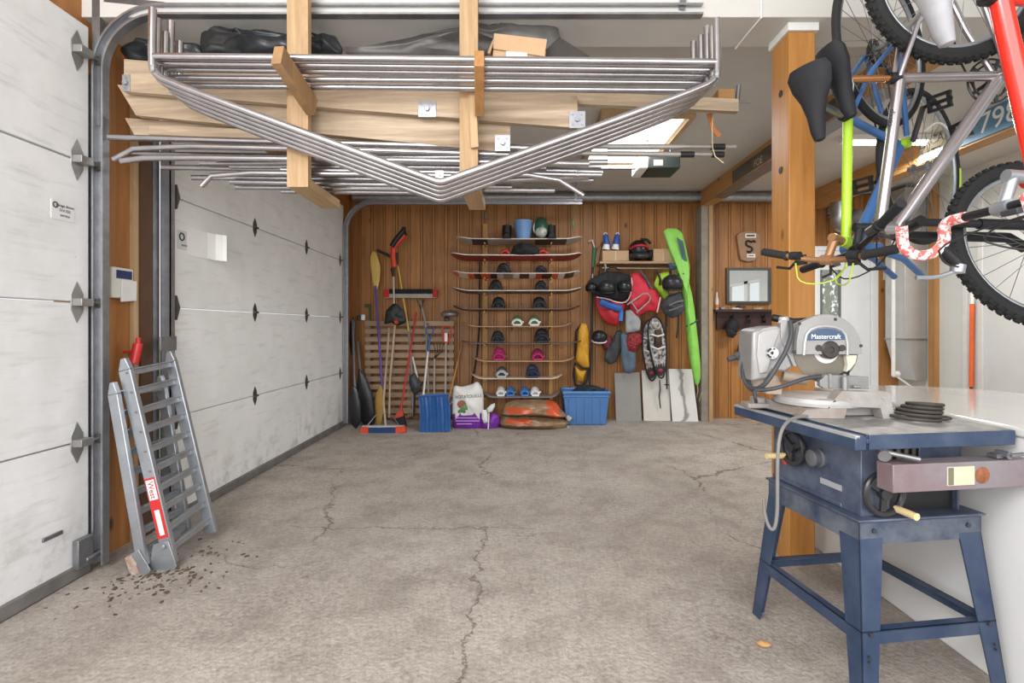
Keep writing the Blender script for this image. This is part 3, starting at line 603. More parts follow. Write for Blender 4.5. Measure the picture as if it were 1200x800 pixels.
b = MB(); b.ppx([(179, 638), (197, 634), (207, 664), (203, 668), (176, 676), (174, 668)], 2.522, .006); b.ppx([(147, 652), (162, 644), (176, 668), (172, 678), (152, 680)], 2.482, .006)
for x, y, Y in ((176, 673, 2.52), (160, 675, 2.48), (192, 640, 2.52)): b.tube(P(x, y, Y), P(x, y, Y)-Vector((0, .012, 0)), .011, 10)
b.build('hinge_plate', ALU, rp, bevel=.002)
b = MB(); b.pillow([(146, 654), (154, 650), (160, 660), (163, 672), (155, 678), (150, 666)], 2.4805, .002, .001, seed=2); lab(b.build('rust_patch', M('#7d4a30', .9, var=.4, scale=30, col2='#b5a79c'), rp), 'flaking rust patch')
d = (T1-B1); dn = d.normalized(); pn = dn.cross(Vector((0, 1, 0)))
if pn.x < 0: pn = -pn
def onrail(u, v): return B1+d*u+pn*v+Vector((0, -.0015, 0))
b = MB()
b.hexa([onrail(.13, -.026), onrail(.13, .026), onrail(.13, .026)+Vector((0, .002, 0)), onrail(.13, -.026)+Vector((0, .002, 0))], [onrail(.42, -.026), onrail(.42, .026), onrail(.42, .026)+Vector((0, .002, 0)), onrail(.42, -.026)+Vector((0, .002, 0))])
stk = b.build('maker_sticker', M('#c92c2c', .4, var=.05), rp); lab(stk, 'red and white maker sticker')
b = MB()
for u0, u1, hw in ((.145, .265, .012), (.315, .41, .021)): b.hexa([onrail(u0, -hw), onrail(u0, hw), onrail(u0, hw)-Vector((0, .001, 0)), onrail(u0, -hw)-Vector((0, .001, 0))], [onrail(u1, -hw), onrail(u1, hw), onrail(u1, hw)-Vector((0, .001, 0)), onrail(u1, -hw)-Vector((0, .001, 0))])
b.build('white_field', WHT, stk)
mt = Matrix(((-dn.x, pn.x, 0, 0), (-dn.y, pn.y, -1, 0), (-dn.z, pn.z, 0, 0), (0, 0, 0, 1))); cpt = onrail(.362, 0); mt.translation = cpt+Vector((0, -.0025, 0))
text('West', .038, M('#b22222', .4), stk, mt)
b = MB(); b.tube(P(157, 426, 2.80), P(162, 402, 2.82), .023, 14); b.lathe([(.0, 0), (.012, 0), (.012, .03), (0, .03)], P(162, 402, 2.82)); b.box(P(159, 412, 2.82)+Vector((-.045, 0, 0)), (.07, .02, .012)); tag(b.build('hand_pump', M('#c9302c', .4), bevel=.002), 'red cylinder on the wall behind the top of the ramp', 'pump')
b = MB(); b.span((-2.062, 2.96, 1.06), (-2.056, 3.10, 1.145)); b.build('splice_plate', GALV, t3, bevel=.001)
dj = random.Random(5)
DBM = M('#57493c', .95, var=.5, scale=20)
db = MB()
for i in range(170):
    x = dj.gauss(-1.72, .14); y = dj.gauss(2.42, .10) if i % 3 else dj.uniform(2.3, 2.9)
    if x < -2.05: continue
    s = dj.uniform(.003, .011); db.box((x, y, s*.3), (s*2, s, s*.6), (dj.uniform(-.3, .3), dj.uniform(-.3, .3), dj.uniform(0, 3)))
tag(db.build('debris', DBM), 'scatter of dry leaf and dirt crumbs on the concrete at the foot of the ramp', 'debris', kind='stuff')
b = MB()
for k in range(7):
    pass
b.pillow([(886, 757), (892, 754), (900, 756), (905, 758), (899, 761), (890, 761)], 1.925, .015, .015, seed=4, lump=.9); lf = b.build('dry_leaf', M('#b98b5c', .8, var=.3)); tag(lf, 'curled brown dry leaf on the concrete left of the table saw', 'leaf'); lf.location.z = .0
# ------------------------------------------------------------ white work bench, table saw, mitre saw
bn = thing('work_bench', 'glossy white bench box on the right with a smooth white top', 'bench', (2.1, 1.7, 0))
pl = [(1.612, .35), (1.612, 2.86), (2.15, 2.84), (2.36, 2.72), (2.52, 2.50), (2.62, 2.3), (2.62, .35)]
b = MB(); b.prism([(x, y) for x, y in pl], lambda x, y: Vector((x+(.012 if x < 1.7 else -.02), y, .0)), (0, 0, .845)); b.build('side_panel', M('#e6e5e3', .35, var=.03, scale=2), bn, bevel=.006)
b = MB(); b.prism(pl, lambda x, y: Vector((x, y, .846)), (0, 0, .03)); b.build('bench_top', M('#d9d8d3', .12, var=.05, scale=2, coat=.4, st=(3, .4, 1)), bn, bevel=.008)
BLUE = M('#21334f', .5, var=.2, scale=7, col2='#3f4c61'); BLUE2 = M('#2c3a50', .55, .1, scale=9, col2='#646972'); DUST = M('#a9a59d', .55, .3, scale=14, col2='#77787b')
ts = thing('table_saw', 'blue steel table saw on a splayed leg stand in front of the white bench', 'table saw', (0, 0, 0)); ts.location = (0, 0, 0)
LG = .575
for sx, sy in ((-1, -1), (1, -1), (1, 1), (-1, 1)):
    b = MB(); ft = Vector((.262*sx, .288*sy, 0)); tp = Vector((.222*sx, .225*sy, LG))
    for ax in (0, 1):
        e = Vector((-sx, 0, 0)) if ax == 0 else Vector((0, -sy, 0)); n_ = Vector((0, -sy, 0)) if ax == 0 else Vector((-sx, 0, 0))
        q = [ft, ft+e*.05, ft+e*.05+n_*.004, ft+n_*.004]; p = [tp, tp+e*.088, tp+e*.088+n_*.004, tp+n_*.004]; b.hexa(q, p)
    lg = b.build('leg', BLUE, ts)
    for z, off in ((.235, .03), (.545, .05), (.17, .022), (.155, .022)):
        b = MB(); f_ = z/LG; p = ft.lerp(tp, f_)
        b.tube(p+Vector((-sx*off, -sy*.004, 0)), p+Vector((-sx*off, sy*.008, 0)), .008 if z > .2 else .004, 8)
        b.build('bolt', M('#4b4f57', .4, .7), lg)
def apron(p, q, h, z, nin): 
    b = MB(); b.hexa([(p[0], p[1], z), (q[0], q[1], z), (q[0]+nin[0]*.004, q[1]+nin[1]*.004, z), (p[0]+nin[0]*.004, p[1]+nin[1]*.004, z)], [(p[0], p[1], z+h), (q[0], q[1], z+h), (q[0]+nin[0]*.004, q[1]+nin[1]*.004, z+h), (p[0]+nin[0]*.004, p[1]+nin[1]*.004, z+h)])
    b.hexa([(p[0], p[1], z+h-.004), (q[0], q[1], z+h-.004), (q[0]+nin[0]*.03, q[1]+nin[1]*.03, z+h-.004), (p[0]+nin[0]*.03, p[1]+nin[1]*.03, z+h-.004)], [(p[0], p[1], z+h), (q[0], q[1], z+h), (q[0]+nin[0]*.03, q[1]+nin[1]*.03, z+h), (p[0]+nin[0]*.03, p[1]+nin[1]*.03, z+h)]); return b
for nm, h, z, kx, ky in (('apron', .075, .5, .226, .231), ('lower_rail', .042, .20, .246, .262)):
    for p, q, n_ in (((-kx, -ky), (kx, -ky), (0, 1)), ((-kx, ky), (kx, ky), (0, -1)), ((-kx, -ky), (-kx, ky), (1, 0)), ((kx, -ky), (kx, ky), (-1, 0))):
        apron(p, q, h, z, n_).build(nm, BLUE2 if h > .05 else BLUE, ts)
b = MB(); b.span((-.235, -.24, .575), (.235, .24, .583)); b.span((-.20, -.2, .583), (-.192, .235, .815)); b.span((-.20, .228, .583), (.18, .236, .815)); b.span((.172, -.2, .583), (.18, .236, .815)); b.span((-.20, -.205, .583), (-.09, -.197, .815)); b.span((-.2, -.21, .583), (-.15, -.2, .82)); b.span((.02, -.205, .72), (.18, -.197, .815))
b.span((-.205, -.13, .585), (-.2, .235, .6))
b.build('cabinet', M('#3c465c', .45, .35, scale=6, col2='#6d7688'), ts, bevel=.003)
b = MB(); b.span((-.1995, -.17, .80), (-.204, .2, .815)); b.span((-.2005, -.13, .64), (-.203, -.03, .66)); lab(b.build('spec_plate', M('#b7b9bd', .4, .5), ts), 'silver rating plate')
b = MB()
for i in range(9): b.span((-.08+.03*i, -.19, .735), (-.066+.03*i, -.185, .81))
b.span((-.08, -.182, .583), (.17, -.178, .81), 1); b.build('vent_grille', [M('#6b6152', .6), BLK], ts)
b = MB(); b.path([(.10, -.12, .65), (.10, .1, .65)], .065, 24); 
for i in range(10): b.torus((.10, -.115+.02*i, .65), .066, .004, (0, 1, 0), 24, 6)
b.build('motor', M('#70757d', .5, .4), ts)
# top with apron edges
b = MB(); b.span((-.245, -.29, .855), (.27, .31, .87)); b.build('top_plate', DUST, ts, bevel=.002)
b = MB(); b.span((-.25, -.297, .822), (.275, -.29, .868)); b.span((-.25, .31, .822), (.275, .317, .868)); b.span((.27, -.29, .822), (.277, .31, .868)); b.span((-.252, -.29, .822), (-.245, .31, .868)); b.build('top_skirt', BLUE, ts, bevel=.002)
b = MB(); b.span((-.30, -.30, .822), (-.262, .36, .866)); b.span((-.262, -.30, .842), (-.252, .36, .858)); frail = b.build('fence_rail', BLUE, ts, bevel=.003); 
b = MB(); b.span((-.3005, -.30, .858), (-.285, .36, .867)); lab(b.build('rail_scale', M('#c5c7ca', .35, .6), frail), 'bare metal edge strip')
b = MB(); b.span((-.205, -.335, .70), (.285, -.275, .785)); fb = b.build('extension_bar', M('#96959a', .45, .5, scale=4, col2='#85696c', contrast=.6), ts, bevel=.002); lab(fb, 'rusty grey steel bar under the front edge')
b = MB(); b.span((-.02, -.3375, .715), (.075, -.335, .772)); lbm = b.build('warning_label', M('#c9c1a4', .5), fb); lab(lbm, 'worn cream label')
b = MB(); b.span((-.018, -.339, .717), (.0, -.3375, .770)); b.build('printed_panel', M('#6c6a58', .5), lbm)
b = MB(); b.lathe([(0, 0), (.026, 0), (.024, .002), (0, .003)], (.105, -.3355, .742), (0, -1, 0), 20); lab(b.build('rust_spot', M('#8c5536', .9, var=.4, scale=40), fb), 'round rust spot')
b = MB(); b.tube((.2, -.30, .80), (.2, -.34, .80), .012); b.tube((.2, -.34, .80), (.24, -.345, .805), .006); b.box((.19, -.31, .795), (.04, .03, .012)); b.tube((-.20, -.30, .815), (-.12, -.34, .80), .008); b.tube((-.2, -.29, .81), (-.21, -.31, .805), .018)
b.build('clamp_screw', STEEL, ts)
def handwheel(c, ax, R, hpos):
    w = MB(); w.torus(c, R, R*.16, ax, 28, 10); w.lathe([(0, -.01), (R*.3, -.01), (R*.3, .012), (0, .012)], c, ax, 16); m = look_out(ax); c = Vector(c)
    for k in range(3): w.bar(c, c+m@Vector((R*math.cos(2.1*k+.4), R*math.sin(2.1*k+.4), 0)), R*.3, .01, ax)
    o = w.build('handwheel', M('#2a2a2d', .3), ts); p = c+m@Vector((R*math.cos(hpos), R*math.sin(hpos), 0)); q = p+Vector(ax)*.075
    w = MB(); w.path([p, p+Vector(ax)*.02, q], .0115, 12); lab(w.build('crank_handle', M('#dcc592', .5), o), 'tan crank handle'); return o
handwheel((-.225, .09, .74), (-1, 0, 0), .062, 3.9); handwheel((-.14, -.235, .665), (0, -1, 0), .066, 5.4)
b = MB(); b.lathe([(0, 0), (.034, 0), (.034, .012), (.028, .016), (.03, .04), (.018, .048), (0, .048)], (-.2, -.03, .73), (-1, 0, 0), 20); b.build('lock_knob', M('#5d5f63', .4, .3), ts)
b = MB(); b.lathe([(0, 0), (.018, 0), (.018, .02), (0, .022)], (-.2, .14, .68), (-1, 0, 0), 16); lab(b.build('switch_button', M('#c8452c', .4), ts), 'red stop switch')
ts.location = (1.29, 1.90, 0); ts.rotation_euler = (0, 0, R_(8))
# mitre saw
TZ = .872; SIL = M('#989694', .4, .35, var=.08, scale=9); SILD = M('#8e8d8b', .5, .4, scale=12); CAST = M('#a5a29e', .5, .2, scale=9, col2='#8f8076')
ms = thing('mitre_saw', 'silver mitre saw with a round blade standing on the table saw', 'mitre saw', (1.2, 1.97, TZ))
b = MB(); b.ppx([(939, 486), (945, 480), (970, 478), (987, 458), (1044, 460), (1047, 480), (1056, 486), (1056, 490.5), (1035, 490.5), (1032, 478), (993, 476.5), (990, 490.5), (939, 490)], 1.84, .05)
for x, y in ((998, 466), (1035, 466)): b.tube(P(x, y, 1.84), P(x, y, 1.84)-Vector((0, .003, 0)), .007, 10)
b.build('base_casting', CAST, ms, bevel=.003)
b = MB(); b.hexa([(1.03, 1.87, TZ), (1.36, 1.90, TZ), (1.34, 2.10, TZ), (.99, 2.13, TZ)], [(1.05, 1.89, TZ+.035), (1.34, 1.91, TZ+.035), (1.32, 2.08, TZ+.035), (1.01, 2.11, TZ+.035)]); b.span((.93, 2.05, TZ+.001), (1.06, 2.13, TZ+.022)); b.box((.985, 2.09, TZ+.03), (.05, .04, .03)); b.build('rear_base', CAST, ms, bevel=.006)
b = MB(); b.lathe([(.0, 0), (.15, 0), (.152, .012), (.145, .026), (.13, .03), (0, .03)], (1.165, 1.985, TZ+.036), (0, 0, 1), 40); b.build('turntable', M('#b0aeab', .45, .2), ms)
b = MB(); b.ppx([(961, 452), (961, 446), (968, 439), (1018, 441), (1018, 456), (966, 455)], 1.90, .022); 
for x in (972, 989): b.ppx([(x, 455), (x, 438), (x+3, 438), (x+3, 455)], 1.893, .01)
b.tube(P(990, 462, 1.885), P(990, 441, 1.885), .010); b.tube(P(1000, 453, 1.885), P(1008, 453, 1.885), .006); b.build('fence', SILD, ms, bevel=.002)
Yb = 1.95; cx, cy = 968, 411
b = MB(); c0 = P(cx, cy, Yb); b.lathe([(.0, -.001), (.122, -.001), (.1225, 0), (.122, .001), (0, .001)], c0, (0, -1, 0), 64); bl = b.build('blade', M('#7a7268', .35, .6, var=.15, scale=5), ms)
b = MB(); b.lathe([(.026, .0015), (.047, .0015), (.047, .0022), (.026, .0022)], c0, (0, -1, 0), 36); lab(b.build('blade_flange', M('#e6e5e2', .4), bl), 'pale ring on the blade')
b = MB(); b.lathe([(0, .002), (.034, .002), (.034, .028), (.028, .034), (.012, .034), (.010, .03), (0, .03)], c0+Vector((0, 0, .005)), (0, -1, 0), 28)
for sg in (-1, 1): b.lathe([(0, .01), (.012, .01), (.012, .03), (0, .03)], c0+Vector((sg*.044, 0, .012)), (0, -1, 0), 14)
b.box(c0+Vector((0, -.02, .010)), (.09, .015, .02)); b.build('arbor_cover', M('#39322d', .45), ms)
arc = lambda r, a0, a1, n, ox=0, oy=0: [(cx+ox+r*math.cos(R_(a0+(a1-a0)*i/n)), cy+oy-r*math.sin(R_(a0+(a1-a0)*i/n))) for i in range(n+1)]
b = MB(); b.ppx([(1010, 415)]+arc(42, 0, 115, 14, 0, -1)+[(938, 378), (934, 400), (933, 415)], Yb-.026, .022)
b.ppx([(1010, 415)]+arc(42, 0, 115, 14, 0, -1)+[(930, 381), (921, 374), (915, 378), (915, 396), (922, 412), (930, 429), (937, 429), (941, 418)], Yb+.004, .03)
for x, y in ((979, 374), (937, 379), (931, 412), (1009, 405)): b.tube(P(x, y, Yb-.02), P(x, y, Yb-.03), .006, 8, mi=1)
b.build('upper_guard', [SIL, BLK], ms, bevel=.004)
b = MB(); pts_ = [(942, 416)]+[(943, 402), (945, 392), (950, 386), (958, 383), (968, 382), (978, 383), (986, 386), (991, 392), (993, 402), (993, 416)]
b.path([P(x, y, Yb-.029) for x, y in pts_], .005, 8); b.build('guard_rib', M('#b3b3b2', .4, .3), ms)
b = MB(); b.ppx([(945, 399), (946, 394), (951, 388.5), (958, 385.5), (968, 384.5), (978, 385.5), (985, 388.5), (989.5, 393), (991, 398)], Yb-.0285, .003); ml = b.build('maker_label', M('#40536b', .35), ms); lab(ml, 'dark blue maker label')
text('Mastercraft', .0245, M('#f0f0f0', .4), ml, Matrix.Translation(P(968, 394.5, Yb-.03)) @ FACE, ext=.0006, sx=.98)
b = MB(); b.ppx([(992, 416), (1005, 416), (1003, 425), (997, 433), (992, 436), (994, 428)], Yb-.022, .028); lab(b.build('lower_guard', M('#c9c3b0', .25, var=.15), ms, bevel=.003), 'yellowed clear plastic guard')
b = MB(); b.ppx([(985, 438), (996, 432), (995, 441), (986, 441)], Yb-.005, .02); b.build('guard_link', BLK, ms)
b = MB(); b.ppx([(881, 447), (882, 389), (888, 385), (912, 381), (917, 384), (924, 414), (930, 430), (920, 436), (905, 434), (898, 445)], Yb+.01, .13)
mh = b.build('motor_housing', SIL, ms, bevel=.012)
b = MB(); b.ppx([(887, 415), (889, 392), (893, 388), (911, 385), (914, 388), (905, 412), (900, 436), (890, 438)], Yb+.004, .01); b.tube(P(905, 413.5, Yb+.008), P(905, 413.5, Yb-.003), .025, 20); b.build('motor_cover', M('#a3a19f', .4, .3), mh, bevel=.003)
b = MB()
for k in range(4): b.torus(P(905, 413.5, Yb-.004), .017, .0035, (0, 1, 0), 6, 6, a0=R_(90*k+15), a1=R_(90*k+75))
b.lathe([(0, 0), (.006, 0), (.006, .002), (0, .002)], P(905, 413.5, Yb-.003), (0, -1, 0), 12); b.build('vent_slots', BLK, mh)
b = MB(); b.tube(P(918.5, 383, Yb+.05), P(918.5, 373, Yb+.05), .019, 18); b.tube(P(918.5, 373, Yb+.05), P(918.5, 371, Yb+.05), .019, 18, r2=.014); b.build('height_post', M('#c9c9ca', .35, .5), ms)
b = MB(); b.path([P(905, 372, Yb+.14), P(930, 377, Yb+.12), P(950, 376, Yb+.1)], .015, 12); b.build('carry_handle', BLK, ms)
b = MB(); b.ppx([(898, 462), (896, 448), (904, 436), (913, 440), (918, 452), (917, 463)], Yb+.05, .09); b.ppx([(882, 447), (878, 440), (883, 420), (895, 436), (897, 452), (890, 461), (884, 460)], Yb+.06, .05); b.build('pivot_arm', M('#b09c8c', .6, .2, var=.2, scale=16), ms, bevel=.006)
b = MB(); b.path([P(917, 440, Yb+.03), P(930, 443, Yb+.02), P(945, 444, Yb+.01)], .022, 12); b.build('sawdust_chute', M('#8d7f70', .6), ms)
b = MB(); b.path([P(926, 376, Yb), P(928, 390, Yb-.02), P(922, 410, Yb-.03), P(910, 430, Yb-.03), P(899, 448, Yb-.03), P(888, 456, Yb), P(877, 454, Yb+.04), P(870, 440, Yb+.08), P(871, 424, Yb+.1), P(880, 410, Yb+.12)], .0085, 10, smooth=2)
b.path([P(885, 457, Yb), P(905, 456, Yb-.04), P(925, 450, Yb-.05), P(943, 443, Yb-.05), P(962, 441, Yb-.05)], .0075, 10, smooth=2)
b.path([P(884, 457, Yb), P(885, 466, Yb+.0), P(886, 471, Yb+.02)], .007, 8)
for k in range(3): b.path([P(881+k*2, 412, Yb+.12), P(872+k*2, 425, Yb+.1), P(870+k*3, 442, Yb+.07), P(876+k*2, 454, Yb+.05), P(884, 459-k, Yb+.02)], .006, 8, smooth=2)
b.build('power_cord', DKG, ms)
b = MB(); b.path([P(880, 410, 2.08), P(869, 414, 2.08), P(862, 419, 2.08)], .014, 10); b.path([P(862, 419, 2.08), P(853, 421, 2.08)], .010, 8); b.build('plug', DKG, ms)
b = MB()
for k in range(5): b.torus((1.42+.01*k, 1.83, TZ+.007+.0115*k), .075-.006*k, .006, (.05, .02*k, 1), 28, 8)
b.path([(1.46, 1.80, TZ+.008), (1.50, 1.78, TZ+.008), (1.53, 1.80, TZ+.008), (1.49, 1.86, TZ+.008), (1.45, 1.87, TZ+.03)], .006, 8, smooth=2)
tag(b.build('coiled_cable', M('#3c3630', .6)), 'coil of dark cable on the saw table right of the mitre saw', 'cable')
b = MB(); b.path([P(946, 487.5, 1.825), P(930, 489, 1.80), P(919, 497, 1.755), P(913, 512, 1.73), P(911, 540, 1.72), P(911, 570, 1.72), P(911, 600, 1.72), P(908, 620, 1.72), P(902, 620, 1.73), P(896, 603, 1.76), P(895, 585, 1.79)], .006, 8, smooth=2)
tag(b.build('extension_cord', M('#77736d', .6)), 'grey cord looping down from the left side of the saw table', 'cord')
b = MB(); b.box(P(888, 492, 2.12)+Vector((0, 0, .0)), (.05, .02, .012)); b.box(P(888, 492, 2.12)+Vector((0, 0, .02)), (.016, .016, .035)); o = b.build('tab_clip', M('#d8b673', .5), bevel=.003); tag(o, 'tan plastic clip under the left edge of the saw table', 'clip')
# ------------------------------------------------------------ bicycles hanging nose down
def loft(b, st, seg=14, mi=None):
    rings = [[b.bm.verts.new(Vector(c)+Vector((0, wy*math.cos(2*PI*k/seg), wz*math.sin(2*PI*k/seg)))) for k in range(seg)] for c, wy, wz in st]
    for p, q in zip(rings, rings[1:]):
        for k in range(seg): b._f([p[k], p[(k+1) % seg], q[(k+1) % seg], q[k]], mi)
    b._f(rings[0][::-1], mi); b._f(rings[-1], mi)
def make_wheel(c, R, tr, knob, par, T=lambda v: v, mats=None, mark=None, flat_n=(0, 1, 0)):
    c = Vector(c); ax = Vector(flat_n); m = look_out(ax)
    tm, rm, sm = mats
    b = MB(); b.torus(c, R-tr, tr, ax, 56, 10)
    if knob:
        for k in range(64):
            a = 2*PI*k/64; 
            for off, da in ((-.55, 0), (0, .5), (.55, 0)):
                aa = a+da*2*PI/64; rd = Vector((math.cos(aa), math.sin(aa), 0)); tg = Vector((-math.sin(aa), math.cos(aa), 0)); q = off*1.3
                p = rd*(R-tr+tr*math.cos(q))+Vector((0, 0, tr*math.sin(q))); nn = (rd*math.cos(q)+Vector((0, 0, math.sin(q)))).normalized()
                mm = Matrix((tg, nn.cross(tg), nn)).transposed(); b.box(c+m@p, (.016, .012, .010), m@mm)
    for v in b.bm.verts: v.co = T(v.co)
    tire = b.build('tyre', tm, par)
    b = MB(); b.torus(c, R-2*tr-.004, .009, ax, 56, 8, flat=1.2)
    for v in b.bm.verts: v.co = T(v.co)
    rim = b.build('rim', rm, par)
    if mark:
        b = MB(); 
        for a0, a1 in mark[1]: 
            for sg in (-1, 1): b.torus(c+ax*tr*.93*sg, R-tr, .006, ax, 10, 6, a0=a0, a1=a1)
        for v in b.bm.verts: v.co = T(v.co)
        b.build('tyre_marking', mark[0], tire)
    b = MB()
    for k in range(28):
        a = 2*PI*k/28; a2 = a+(.9 if k % 4 < 2 else -.9); sg = .028 if k % 2 else -.028
        b.tube(T(c+m@Vector((.018*math.cos(a2), .018*math.sin(a2), sg))), T(c+m@Vector(((R-2*tr-.004)*math.cos(a), (R-2*tr-.004)*math.sin(a), 0))), .0013, 5)
    b.build('spokes', sm, par)
    b = MB(); b.lathe([(.006, -.055), (.012, -.05), (.012, -.035), (.022, -.03), (.022, -.026), (.011, -.022), (.011, .022), (.022, .026), (.022, .03), (.012, .035), (.012, .05), (.006, .055)], c, ax, 16)
    for v in b.bm.verts: v.co = T(v.co)
    b.build('hub', sm, par)
def bike(label, cfg, anchor, aw, fwd, up):
    g = dict(R=.335, tr=.026, knob=False, wb=1.06, st=.42, fl=.47, ht=.12, tube=.019, road=False, steer=0, sp=.16, front=True, drop=1, saddle=BLK, post=STEEL, twotone=None, grip=RUB, bar=BLK, stem=BLK, fork=BLK, barw=.31, susp=True)
    g.update(cfg); G = lambda k: g[k]
    t = thing('bicycle', label, 'bicycle', (0, 0, 0), 'bicycles hanging nose down from the ceiling')
    R = g['R']; ha = R_(71); a = Vector((-math.cos(ha), 0, math.sin(ha))); nf = Vector((math.sin(ha), 0, math.cos(ha)))
    rear = Vector((0, 0, R)); front = Vector((g['wb'], 0, R)); axp = front-nf*.043; crown = axp+a*g['fl']; ht = crown+a*g['ht']
    bb = Vector((.42, 0, R-.05)); stv = Vector((-math.cos(R_(73)), 0, math.sin(R_(73)))); sct = bb+stv*g['st']; Y_ = lambda y: Vector((0, y, 0))
    Rm = Matrix.Rotation(g['steer'], 3, a); ST = lambda v: crown+Rm@(Vector(v)-crown)
    f2 = g['twotone'] or g['frame']
    fr = MB(); u = g['tube']
    fr.tube(bb, sct, u*.85, 14, mi=g.get('dmi', 0)); fr.tube(sct-stv*.03, ht-a*.03, u*.95, 14); fr.tube(bb, crown+a*.03, u*1.15, 14, mi=g.get('dmi', 0)); fr.tube(crown+a*.002, ht, u*1.15, 14); fr.path([bb-Y_(.036), bb+Y_(.036)], .022, 14)
    for sg in (-1, 1):
        fr.path([bb+Y_(.03*sg)+Vector((-.03, 0, 0)), Vector((.2, .05*sg, R-.02)), rear+Y_(.062*sg)], .0105, 10, mi=1); fr.path([sct-stv*.02+Y_(.018*sg), Vector((.12, .05*sg, R+.2)).lerp(sct+Y_(.04*sg), .15), rear+Y_(.062*sg)], .009, 10, mi=1)
    frm = fr.build('frame', [g['frame'], f2], t)
    for tx, p, q, f_, sz, fl_ in g.get('letters', ()):
        pts_ = dict(sct=sct, ht=ht, bb=bb, crown=crown); d_ = (pts_[q]-pts_[p]).normalized()*fl_; yv = Vector((0, 1, 0)); up_ = yv.cross(d_); m4 = Matrix((d_, up_, yv)).transposed().to_4x4(); m4.translation = pts_[p].lerp(pts_[q], f_)+yv*(u*1.2)
        text(tx, sz, M('#2c2c30', .5), frm, m4)
    b = MB(); b.tube(sct-stv*.03, sct+stv*.008, u*1.05, 14); b.box(sct-Vector((.03, 0, 0)), (.02, .012, .014)); b.build('seat_clamp', BLK, t)
    b = MB(); b.tube(sct, sct+stv*g['sp'], .0135, 12); b.build('seat_post', g['post'], t)
    s0 = sct+stv*(g['sp']+.035); b = MB()
    loft(b, [(s0+Vector((x, 0, z)), wy, wz) for x, wy, wz, z in ((-.135, .04, .014, .012), (-.13, .07, .025, .012), (-.10, .086, .036, .008), (-.05, .076, .038, 0), (0, .05, .034, -.003), (.06, .032, .03, -.002), (.12, .026, .025, -.002), (.15, .02, .018, -.006), (.156, .008, .008, -.008))])
    sd = b.build('saddle', g['saddle'], t)
    b = MB(); 
    for sg in (-1, 1): b.path([s0+Vector((-.1, .02*sg, -.015)), s0+Vector((-.05, .022*sg, -.032)), s0+Vector((.04, .02*sg, -.032)), s0+Vector((.11, .01*sg, -.01))], .0035, 8)
    b.build('saddle_rail', STEEL, sd)
    wm = (g.get('tyre', RUB), g.get('rim', ALU), g.get('spk', STEEL))
    w = MB(); w.torus(rear, .001, .0005, (0, 1, 0), 6, 4); wr_ = w.build('rear_wheel', STEEL, t); make_wheel(rear, R, g['tr'], g['knob'], wr_, mats=wm)
    if g['front']:
        w = MB(); w.torus(ST(front), .001, .0005, (0, 1, 0), 6, 4); wf = w.build('front_wheel', STEEL, t); make_wheel(front, R, g['tr'], g['knob'], wf, T=ST, mats=wm)
    b = MB()
    for sg in (-1, 1):
        o = Y_(.058*sg)
        if g['susp']:
            b.tube(ST(crown-a*.02+o), ST(axp+a*.24+o), .0155, 12); b.path([ST(axp+a*.26+o), ST(axp+a*.06+o), ST(front+o)], .020, 12)
        else: b.path([ST(crown-a*.01+o*.7), ST(axp+a*.18+o), ST(front+o)], .0125, 12)
    b.path([ST(crown-a*.015-Y_(.075)), ST(crown-a*.01), ST(crown-a*.015+Y_(.075))], .021, 12); b.tube(ST(crown-a*.02), ST(crown+a*.01), .022, 12)
    if g['susp']: b.torus(ST(axp+a*.25), .064, .010, Rm@nf, 12, 8, a0=0, a1=PI)
    b.build('fork', g['fork'], t)
    sb = ht+a*.045; stf = nf*.09+a*.02
    b = MB(); b.tube(ST(ht), ST(sb+a*.02), .0175, 12); b.path([ST(sb), ST(sb+stf)], .0155, 12); b.tube(ST(sb+stf-Y_(.022)), ST(sb+stf+Y_(.022)), .02, 12); b.build('stem', g['stem'], t)
    hc = sb+stf; bw_ = g['barw']
    if not g['road']:
        b = MB(); b.path([ST(hc+Y_(y)+Vector((dx, 0, dz))) for y, dx, dz in ((-bw_, -.04, .03), (-bw_*.6, -.02, .025), (-.07, 0, 0), (.07, 0, 0), (bw_*.6, -.02, .025), (bw_, -.04, .03))], .012, 12, smooth=2); hb = b.build('handlebar', g['bar'], t)
        for sg in (-1, 1):
            e0, e1 = hc+Y_(sg*bw_*.62)+Vector((-.021, 0, .0255)), hc+Y_(sg*(bw_+.012))+Vector((-.0405, 0, .030))
            b = MB(); b.tube(ST(e0), ST(e1), .0165, 12); b.torus(ST(e0), .016, .005, Rm@Vector((0, 1, 0)), 12, 6); b.build('grip', g['grip'], hb)
            b = MB(); b.tube(ST(e0-Y_(sg*.02)), ST(e0-Y_(sg*.06)), .017, 12); b.path([ST(e0-Y_(sg*.04)+Vector((.02, 0, -.012))), ST(e0+Vector((.055, 0, -.018))), ST(e0+Y_(sg*.06)+Vector((.05, 0, -.02)))], .006, 8); b.box(ST(e0-Y_(sg*.05)+Vector((.02, 0, -.02))), (.04, .035, .025)); b.build('brake_lever', g.get('lever', BLKM), hb)
            b = MB(); b.path([ST(e0-Y_(sg*.04)+Vector((.03, 0, 0))), ST(hc+Y_(sg*.1)+Vector((.10, 0, .03))), ST(hc+Y_(-sg*.02)+Vector((.09, 0, -.05))), ST(crown+Vector((.02, sg*.03, .02)))], .0028, 6, smooth=2); b.build('cable', g.get('cab', BLK), hb)
    else:
        k = g['drop']; b = MB(); hb = None
        pts = [(-.2, -.02, -.13), (-.21, .05, -.135), (-.21, .085, -.10), (-.21, .09, -.04), (-.205, .06, -.002), (-.20, .0, 0), (-.16, 0, 0), (.16, 0, 0), (.20, .0, 0), (.205, .06, -.002), (.21, .09, -.04), (.21, .085, -.10), (.21, .05, -.135), (.2, -.02, -.13)]
